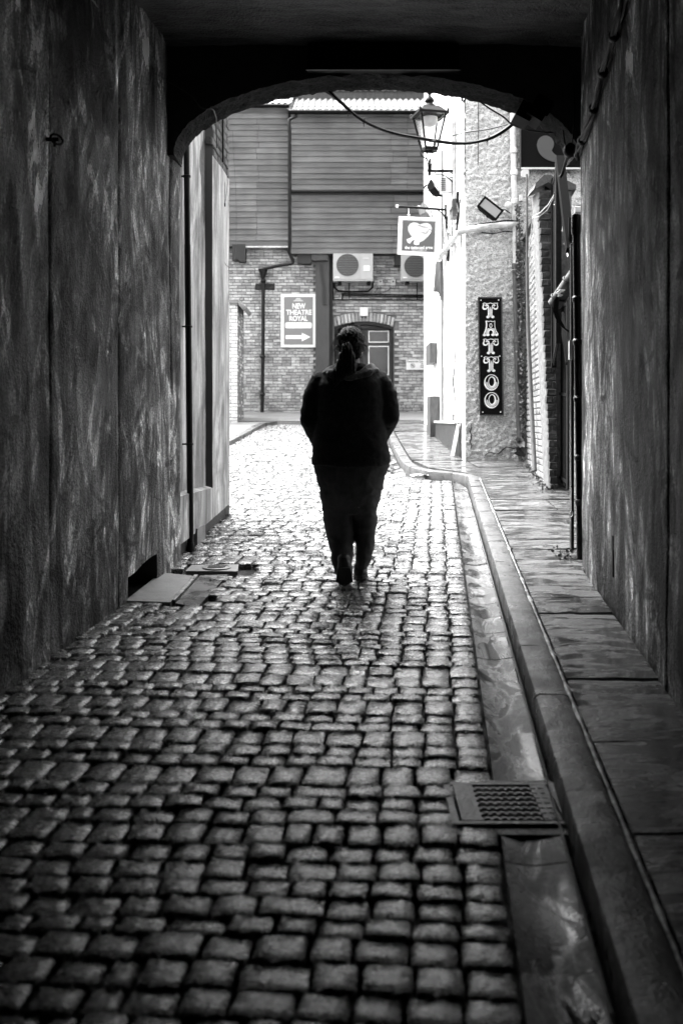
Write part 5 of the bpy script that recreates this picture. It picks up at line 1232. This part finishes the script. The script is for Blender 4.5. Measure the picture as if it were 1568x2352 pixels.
tc_ = thing('loose_cable', 'single thin black cable with a small loop right of the lantern', 'cable')
mb = MB(); mb.tube(smooth_path([P(*q) for q in [(1040, 180, 7.18), (1052, 195, 7.2), (1062, 212, 7.22), (1060, 228, 7.22), (1065, 232, 7.22), (1069, 222, 7.22), (1064, 211, 7.22), (1075, 212, 7.22), (1095, 228, 7.22), (1125, 250, 7.2), (1155, 268, 7.2), (1176, 286, 7.18), (1210, 298, 7.17), (1250, 304, 7.16), (1290, 304, 7.15), (1306, 309, 7.1), (1312, 330, 7.05)]]), .006, 6); mb.build('cable', M['cable'], tc_, smooth=True)
mb = MB(); mb.tube(smooth_path([P(*q) for q in [(985, 326, 7.33), (1030, 314, 7.3), (1070, 304, 7.28), (1120, 297, 7.26), (1165, 286, 7.22)]]), .004, 6); mb.build('cable', M['cable'], tc_, smooth=True)
# black speaker / flood box on the arch
bb = thing('speaker_box', 'black angular box lamp fixed under the right haunch of the arch', 'box')
T_ = Matrix.Translation(P(1210, 252, 7.02)) @ Matrix.Rotation(R(28), 4, 'Y')
mb = MB(); mb.box(-.06, .05, -.10, .10, -.10, .08, T_); mb.build('case', M['black'], bb)
T_ = Matrix.Translation(P(1236, 258, 7.0)) @ Matrix.Rotation(R(32), 4, 'Y'); mb = MB(); mb.box(-.07, .05, -.12, .09, -.085, .075, T_); mb.box(.05, .065, -.1, .07, -.03, .06, T_); mb.build('case', M['black'], bb)
# cables climbing the right wall
rc = thing('wall_cable_bundle', 'twisted bundle of black cables climbing the right passage wall', 'cable')
rb2 = [(6.58, 362), (6.45, 335), (6.25, 310), (6.0, 270), (5.75, 215), (5.5, 150), (5.25, 95), (5.0, 30), (4.8, -30), (4.2, -140)]
for k in range(5):
    mb = MB(); mb.tube(smooth_path([Vector((rwx(y)-.03-.012*math.sin(i*1.3+k*2), y+.015*math.cos(i*1.7+k), Z(v, y)+.02*math.sin(i*2.1+k*1.7))) for i, (y, v) in enumerate(rb2)]), .010, 6); mb.build('strand', M['cable'], rc, smooth=True)
for y, v in ((6.35, 322), (5.9, 250), (5.55, 165), (5.2, 82)):
    mb = MB(); c = Vector((rwx(y)-.03, y, Z(v, y))); mb.ell(c, (.03, .035, .035)); mb.build('knot', M['cable'], rc, smooth=True)
mb = MB(); mb.ell(P(1308, 345, 6.75), (.045, .045, .05)); mb.tube([P(1308, 345, 6.75), P(1298, 372, 6.9), P(1290, 400, 7.0), P(1284, 408, 7.0)], .012, 6); mb.tube([P(1316, 170, 6.85), P(1319, 260, 6.8), P(1313, 330, 6.78)], .005, 6); mb.tube([P(1292, 300, 6.9), P(1296, 330, 6.88), P(1305, 345, 6.8)], .006, 6); mb.build('joint_box', M['cable'], rc, smooth=True)
# left ceiling wire
lw_ = thing('ceiling_wire', 'thin pale wire dropping from the ceiling to the left end of the arch', 'wire')
mb = MB(); mb.tube(smooth_path([P(*q) for q in [(200, -20, 5.2), (240, 40, 5.7), (262, 76, 5.95), (300, 110, 6.3), (345, 160, 6.72), (372, 180, 6.85), (400, 195, 6.88), (440, 220, 6.88), (462, 247, 6.88), (487, 250, 6.87), (494, 262, 7.0), (497, 280, 7.2), (498, 340, 7.3)]]), .004, 6); mb.build('wire', M['gpipe'], lw_, smooth=True)
# iron ring
ir = thing('iron_ring', 'rusty iron ring bolt on the left passage wall', 'ring')
yR = 4.78; c = Vector((lwx(yR)+.02, yR, Z(320, yR)))
mb = MB(); mb.tube([c + Vector((.03+.0*math.cos(a), .034*math.cos(a)-.0, .022*math.sin(a))) + Vector((.02*math.cos(a), 0, 0)) for a in rng(0, 6.3, 20)], .006, 7); mb.build('ring', M['iron'], ir, smooth=True)
mb = MB(); mb.tube([c - Vector((.04, 0, 0)), c + Vector((.04, 0, 0))], .010, 8); mb.tube([c + Vector((.02, 0, 0)), c + Vector((.02, 0, -.035))], .006, 6); mb.build('bolt', M['iron'], ir, smooth=True)
mb = MB(); y = 5.35; mb.box(rwx(y)-.012, rwx(y)+.01, y-.01, y+.012, Z(1325, y), Z(1230, y)); mb.build('wall_slot_bracket', M['iron'], label='short rusty vertical metal strip low on the right passage wall', category='bracket')
# ------------------------------------------------------------------ ivy
iv = thing('ivy', 'trailing ivy climbing the corner of the roughcast beside the downpipe', 'ivy')
random.seed(21)
path = [(1190, 470), (1194, 540), (1192, 620), (1196, 700), (1193, 790), (1196, 860), (1199, 940), (1200, 990), (1197, 1040)]
mb = MB(); mb.tube([P(u+2*math.sin(v*.1), v, 13.72) for u, v in path], .014, 6); mb.tube([P(u-4+5*math.sin(v*.02), v, 13.75) for u, v in path], .008, 5); mb.build('stem', M['stem'], iv, smooth=True)
mb = MB(); leaf = [(0, 0, 0), (.4, .25, .05), (.35, .6, .02), (0, 1, -.05), (-.35, .6, .02), (-.4, .25, .05)]
def addleaf(c, s):
    q = Matrix.Translation(c) @ Matrix.Rotation(random.uniform(0, 6.28), 4, 'Y') @ Matrix.Rotation(random.uniform(-.9, .9), 4, 'X') @ Matrix.Rotation(random.uniform(-.9, .9), 4, 'Z') @ Matrix.Rotation(R(90), 4, 'X') @ Matrix.Scale(s, 4)
    mb.add(leaf, [(0, 1, 2, 3), (0, 3, 4, 5)], q)
for i in range(1500):
    t = random.random(); k = t*(len(path)-1); i0 = int(k); f = k-i0
    u = path[i0][0]*(1-f)+path[i0+1][0]*f; v = path[i0][1]*(1-f)+path[i0+1][1]*f
    dens = .35+.65*max(0, math.sin(v*.023)+.3)
    if random.random() > dens: continue
    spread = 7 if v < 800 else 3.5
    addleaf(P(u+random.gauss(0, spread*.6), v+random.uniform(-8, 8), 13.68-abs(random.gauss(0, .05))), random.uniform(.02, .045))
mb.build('foliage', M['leaf'], iv, kind='stuff')
bp = thing('broadleaf_weed', 'small broad leaved weed at the foot of the downpipe', 'plant')
mb = MB()
for c in ((1196, 1015), (1199, 1040), (1194, 1030)):
    for i in range(9): addleaf(P(c[0]+random.uniform(-3, 3), c[1]+random.uniform(-4, 4), 13.6), random.uniform(.07, .12))
mb.build('foliage', M['leaf'], bp, kind='stuff')
mb = MB(); mb.tube([P(1197, 1058, 13.62), P(1197, 1010, 13.62)], .008, 5); mb.build('stem', M['stem'], bp)
mb = MB()
for i in range(220):
    y = random.uniform(10.4, 13.8) if i % 6 else random.uniform(6.7, 7.2); x = (bwx(y)-.02-abs(random.gauss(0, .04))) if y > 8 else rwx(6.6)+random.uniform(-.12, .02)
    addleaf(Vector((x, y, gz(y)+KERB+.008)), random.uniform(.012, .03))
mb.build('leaf_litter', M['leaf'], kind='stuff', label='scattered dead leaves along the wall foot', category='leaves')

# ------------------------------------------------------------------ person
PD = 6.6
def PX(x): return X(631.6 + .3172*x, PD)
def PZ(y): return CAMZ + (965 - 689 - .3172*y)/F*PD
KP = .3172/F*PD
def remesh(mb, name, m, parent, vox, smooth=6, fac=.5, disp=None):
    me = mb.mesh(name, m); o = put(name, me, None)
    md = o.modifiers.new('r', 'REMESH'); md.mode = 'VOXEL'; md.voxel_size = vox; md.use_smooth_shade = True
    s2 = o.modifiers.new('s', 'SMOOTH'); s2.iterations = smooth; s2.factor = fac
    bpy.context.view_layer.update()
    me2 = bpy.data.meshes.new_from_object(o.evaluated_get(bpy.context.evaluated_depsgraph_get()))
    bpy.data.objects.remove(o); me2.name = name
    if disp:
        for v in me2.vertices: v.co += disp(v.co, v.normal)
    me2.polygons.foreach_set('use_smooth', [True]*len(me2.polygons))
    me2.materials.clear(); me2.materials.append(m)
    return put(name, me2, parent)
pe = thing('person', 'person in a black hoodie and dark jeans with a ponytail, walking away', 'person')
def ring(y, xl, xr, dy, ry): return (PX((xl+xr)/2), PD+dy, PZ(y), (xr-xl)/2*KP, ry)
# body : one mesh
mb = MB()
mb.ell((PX(546), PD-.005, PZ(318)), (98*KP, .100, 128*KP))
mb.ell((PX(548), PD+.045, PZ(385)), (72*KP, .070, 75*KP))             # jaw and face
mb.ell((PX(548), PD+.115, PZ(368)), (14*KP, .022, 20*KP))             # nose
mb.ell((PX(548), PD+.103, PZ(410)), (28*KP, .012, 7*KP))              # mouth
for s_ in (-1, 1):
    mb.ell((PX(548+38*s_), PD+.093, PZ(340)), (16*KP, .010, 8*KP))    # eyes
    mb.ell((PX(547+102*s_), PD+.01, PZ(345)), (12*KP, .020, 26*KP))   # ears
mb.loft([ring(560, 480, 620, 0, .06), ring(400, 492, 604, .01, .055)], 16)
mb.loft([ring(1500, 350, 735, 0, .13), ring(1250, 300, 800, 0, .16), ring(1000, 310, 780, .02, .16), ring(750, 330, 740, .0, .14), ring(600, 350, 720, -.01, .10), ring(530, 440, 650, -.01, .07)], 24)
for s_, sh, el, wr in ((-1, (340, 610), (262, 850), (330, 1010)), (1, (735, 600), (815, 830), (760, 985))):
    a = Vector((PX(sh[0]), PD, PZ(sh[1]))); b = Vector((PX(el[0]), PD+.0, PZ(el[1]))); c = Vector((PX(wr[0]), PD+.19, PZ(wr[1])))
    mb.tube([a, b], [.055, .042], 12); mb.tube([b, c], [.042, .028], 12); mb.ell(b, (.044, .044, .044))
    h = c + Vector((-s_*.05, .03, -.01)); mb.ell((c+h)/2, (.045, .022, .035))
    for q in range(4): mb.tube([h + Vector((0, 0, .03-.02*q)), h + Vector((-s_*(.035-.004*abs(q-1)), .004, .028-.02*q)), h + Vector((-s_*(.055-.006*abs(q-1)), -.012, .024-.019*q))], [.0095, .009, .007], 8)
    mb.tube([c + Vector((-s_*.01, .02, .03)), c + Vector((-s_*.04, .035, .05))], [.011, .009], 8)
def leg(pts):
    mb.tube([Vector((PX(x), PD+dy, PZ(y))) for x, y, dy, r in pts], [r for *_, r in pts], 14)
leg([(455, 1420, 0, .085), (462, 1650, .01, .055), (485, 1800, -.04, .045), (498, 1950, -.17, .035)])
leg([(650, 1420, 0, .085), (650, 1650, .01, .055), (640, 1800, .02, .045), (618, 1940, .01, .035)])
mb.ell((PX(500), PD-.17, PZ(1985)), (.035, .045, .05)); mb.ell((PX(616), PD+.06, PZ(1975)), (.035, .08, .03))
remesh(mb, 'body', M['skin'], pe, .009, 3)
# trousers
mb = MB()
mb.loft([ring(1120, 285, 812, 0, .17), ring(1200, 278, 822, -.01, .175), ring(1300, 302, 792, -.015, .175), ring(1400, 325, 768, -.01, .16), ring(1480, 338, 748, 0, .135), ring(1540, 342, 738, 0, .11)], 28, sq=2.3)
mb.loft([ring(1460, 338, 572, 0, .13), ring(1530, 340, 572, .005, .125), ring(1600, 347, 568, .01, .115), ring(1700, 370, 569, .0, .105), ring(1800, 398, 567, -.05, .10), ring(1860, 408, 562, -.10, .09), ring(1900, 420, 556, -.14, .085), ring(1960, 438, 554, -.185, .06)], 22, sq=2.3)
mb.loft([ring(1460, 545, 748, 0, .13), ring(1530, 555, 742, .005, .125), ring(1600, 573, 738, .02, .115), ring(1700, 579, 726, .03, .105), ring(1800, 583, 714, .03, .10), ring(1860, 580, 702, .02, .095), ring(1880, 580, 696, .02, .09), ring(1960, 574, 664, .02, .07)], 22, sq=2.3)
def folds(a, seed):
    def f(c, n):
        t = fbm(c.x*7 + c.z*3, c.z*13, seed, 4)*a + fbm(c.x*20, c.z*34, seed+3, 3)*a*.4
        return n*t
    return f
remesh(mb, 'trousers', M['trouser'], pe, .008, 4, disp=folds(.010, 1))
# hoodie
mb = MB()
mb.loft([ring(1200, 268, 832, 0, .195), ring(1160, 262, 838, 0, .20), ring(1100, 268, 828, 0, .195), ring(1030, 275, 812, 0, .19), ring(940, 285, 800, .01, .19), ring(820, 288, 795, .01, .18), ring(700, 292, 788, .0, .17), ring(620, 300, 780, -.01, .155), ring(560, 320, 765, -.01, .13), ring(520, 345, 745, -.01, .11), ring(485, 390, 700, -.01, .09), ring(462, 440, 655, 0, .07)], 30, sq=2.4)
for sh, md_, el, wr in (((335, 590), (285, 700), (262, 860), (322, 1045)), ((752, 585), (800, 690), (822, 840), (770, 1000))):
    pts = [Vector((PX(sh[0]), PD, PZ(sh[1]))), Vector((PX(md_[0]), PD, PZ(md_[1]))), Vector((PX(el[0]), PD+.0, PZ(el[1]))), Vector((PX((el[0]+wr[0])/2), PD+.06, PZ((el[1]+wr[1])/2))), Vector((PX(wr[0]), PD+.16, PZ(wr[1])))]
    mb.tube(pts, [.075, .078, .076, .066, .055], 16); 
    for q, r_ in zip(pts, [.075, .078, .076, .066, .055]): mb.ell(q, (r_, r_, r_), 8)
mb.ell((PX(545), PD+.19, PZ(1030)), (.17, .06, .09))     # pouch pocket covering the hands
remesh(mb, 'hoodie', M['hoodie'], pe, .011, 5, disp=folds(.008, 9))
mb = MB()   # hood rolled at the neck
pts = [(372, 545, .0), (385, 528, -.07), (420, 545, -.115), (500, 560, -.145), (580, 560, -.14), (660, 540, -.11), (705, 515, -.07), (722, 522, -.0), (690, 515, .06), (640, 520, .1)]
mb.tube(smooth_path([Vector((PX(x), PD+dy, PZ(y))) for x, y, dy in pts], 4), [.026+.006*math.sin(i) for i in range(37)], 12)
pts = [(380, 510, 0), (430, 500, -.08), (520, 545, -.12), (600, 545, -.12), (670, 495, -.07), (700, 478, 0)]
mb.tube(smooth_path([Vector((PX(x), PD+dy, PZ(y))) for x, y, dy in pts], 4), .022, 12)
mb.loft([(PX(545), PD-.05, PZ(600), .11, .075), (PX(545), PD-.06, PZ(560), .135, .085), (PX(545), PD-.05, PZ(520), .12, .07)], 18)
remesh(mb, 'hood', M['hood'], pe, .009, 3, disp=folds(.006, 4))
# shoes
def shoe(name, rings, sole):
    mb = MB()
    for c, r_ in rings: mb.ell(c, r_)
    o = remesh(mb, name, M['shoe'], pe, .008, 4)
    mb = MB(); mb.loft(sole, 18, sq=2.6); mm = mb.build('sole', M['sole'], o, smooth=True)
    return o
gl = gz(6.42)
# rear foot: heel lifted, sole facing the viewer
mb = MB(); fx = PX(500)
heel = Vector((fx, 6.345, gl+.135)); ball = Vector((fx, 6.40, gl+.035)); toe = Vector((fx, 6.47, gl+.028))
for t in rng(0, 1, 6): mb.ell(heel.lerp(ball, t) + Vector((0, .025, .0)), (.046+.008*t, .036, .040))
for t in rng(0, 1, 3): mb.ell(ball.lerp(toe, t) + Vector((0, .01, .012)), (.054-.006*t, .04, .030))
mb.ell(heel + Vector((0, .05, .035)), (.045, .05, .04))
so_ = remesh(mb, 'shoe', M['shoe'], pe, .008, 4)
mb = MB(); d_ = (ball-heel).normalized(); n_ = Vector((0, -d_.z, d_.y)); n_ = n_ if n_.y < 0 else -n_
for t0, t1 in zip(rng(0, 1, 8), rng(0, 1, 8)[1:]):
    w = lambda t: .043+.012*t-.012*max(0, .25-t)*4*.5
    a0 = heel.lerp(ball, t0); a1 = heel.lerp(ball, t1)
    mb.prism([a0+Vector((-w(t0), 0, 0))+n_*.014, a0+Vector((w(t0), 0, 0))+n_*.014, a1+Vector((w(t1), 0, 0))+n_*.014, a1+Vector((-w(t1), 0, 0))+n_*.014], n_*.010)
mb.build('sole', M['sole'], so_)
gl = gz(6.7); fx = PX(614)
mb = MB()
for t in rng(0, 1, 7): mb.ell((fx+.012*t, 6.585+.19*t, gl+.045-.010*t), (.043+.006*math.sin(t*3), .04, .042-.012*t))
mb.ell((fx, 6.60, gl+.075), (.042, .045, .04))
so_ = remesh(mb, 'shoe', M['shoe'], pe, .008, 4)
mb = MB(); mb.loft([(fx+.006, 6.675, gl+.004, .048, .135), (fx+.006, 6.675, gl+.022, .049, .137)], 18, sq=2.4); mb.build('sole', M['sole'], so_)
# hair
mb = MB()
mb.ell((PX(546), PD-.018, PZ(312)), (105*KP, .112, 125*KP)); mb.ell((PX(546), PD-.06, PZ(375)), (84*KP, .05, 75*KP))
hr = remesh(mb, 'hair', M['hair'], pe, .009, 3, disp=lambda c, n: n*(.0035*math.sin(math.atan2(c.x-PX(520), c.z-PZ(330))*46) + .003*fbm(c.x*40, c.z*12, 2)))
mb = MB()
mb.loft([(PX(522), PD-.125, PZ(312), .016, .016), (PX(520), PD-.135, PZ(330), .026, .022), (PX(520), PD-.145, PZ(375), .040, .028), (PX(518), PD-.15, PZ(430), .058, .032), (PX(512), PD-.165, PZ(485), .073, .032), (PX(505), PD-.18, PZ(525), .075, .028), (PX(488), PD-.185, PZ(555), .058, .022), (PX(455), PD-.185, PZ(590), .030, .016), (PX(436), PD-.183, PZ(625), .014, .010), (PX(430), PD-.18, PZ(648), .004, .004)], 18)
remesh(mb, 'ponytail', M['hair'], pe, .007, 2, disp=lambda c, n: n*(.004*math.sin((c.x-PX(505))*330) + .003*fbm(c.x*60, c.z*10, 5)))
mb = MB(); mb.tube([(PX(520)+.020*math.cos(a), PD-.128+.012*math.sin(a), PZ(318)+.004*math.sin(3*a)) for a in rng(0, 6.2, 16)], .006, 6); mb.build('hair_tie', M['cable'], pe, smooth=True)
random.seed(77); mb = MB()
for i in range(330):
    a = random.uniform(-1.0, math.pi+1.0)
    r0 = 1.0; c = Vector((PX(546)+103*KP*math.cos(a), PD-.02+random.uniform(-.05, .05), PZ(312)+122*KP*math.sin(a) if a > -1.2 else 0))
    o_ = Vector((math.cos(a), 0, math.sin(a))); L_ = random.uniform(.008, .034)*(1.25 if math.sin(a) < .2 else .8)
    tg_ = Vector((-o_.z, 0, o_.x))*random.choice((-1, 1))
    if math.sin(a) < .1: tg_ = Vector((0, 0, -1))
    mb.tube([c - o_*.004, c + o_*L_*.5 + tg_*L_*.4, c + o_*L_*.8 + tg_*L_*1.1, c + o_*L_*.7 + tg_*L_*1.6], [.0009, .0008, .0006, .0004], 3, cap=False)
for i in range(110):
    x = random.uniform(-1, 1); t = random.uniform(.15, .9); yy_ = 330+250*t; hw = 15+70*t
    c = Vector((PX(518 - 40*t*t + x*hw*1.1), PD-.15, PZ(yy_))); mb.tube([c, c+Vector((x*.012, -.01, -.03)), c+Vector((x*.02+random.uniform(-.01, .01), 0, -.06))], [.0009, .0008, .0004], 3, cap=False)
mb.build('stray_hair', M['hair'], pe, kind='stuff')
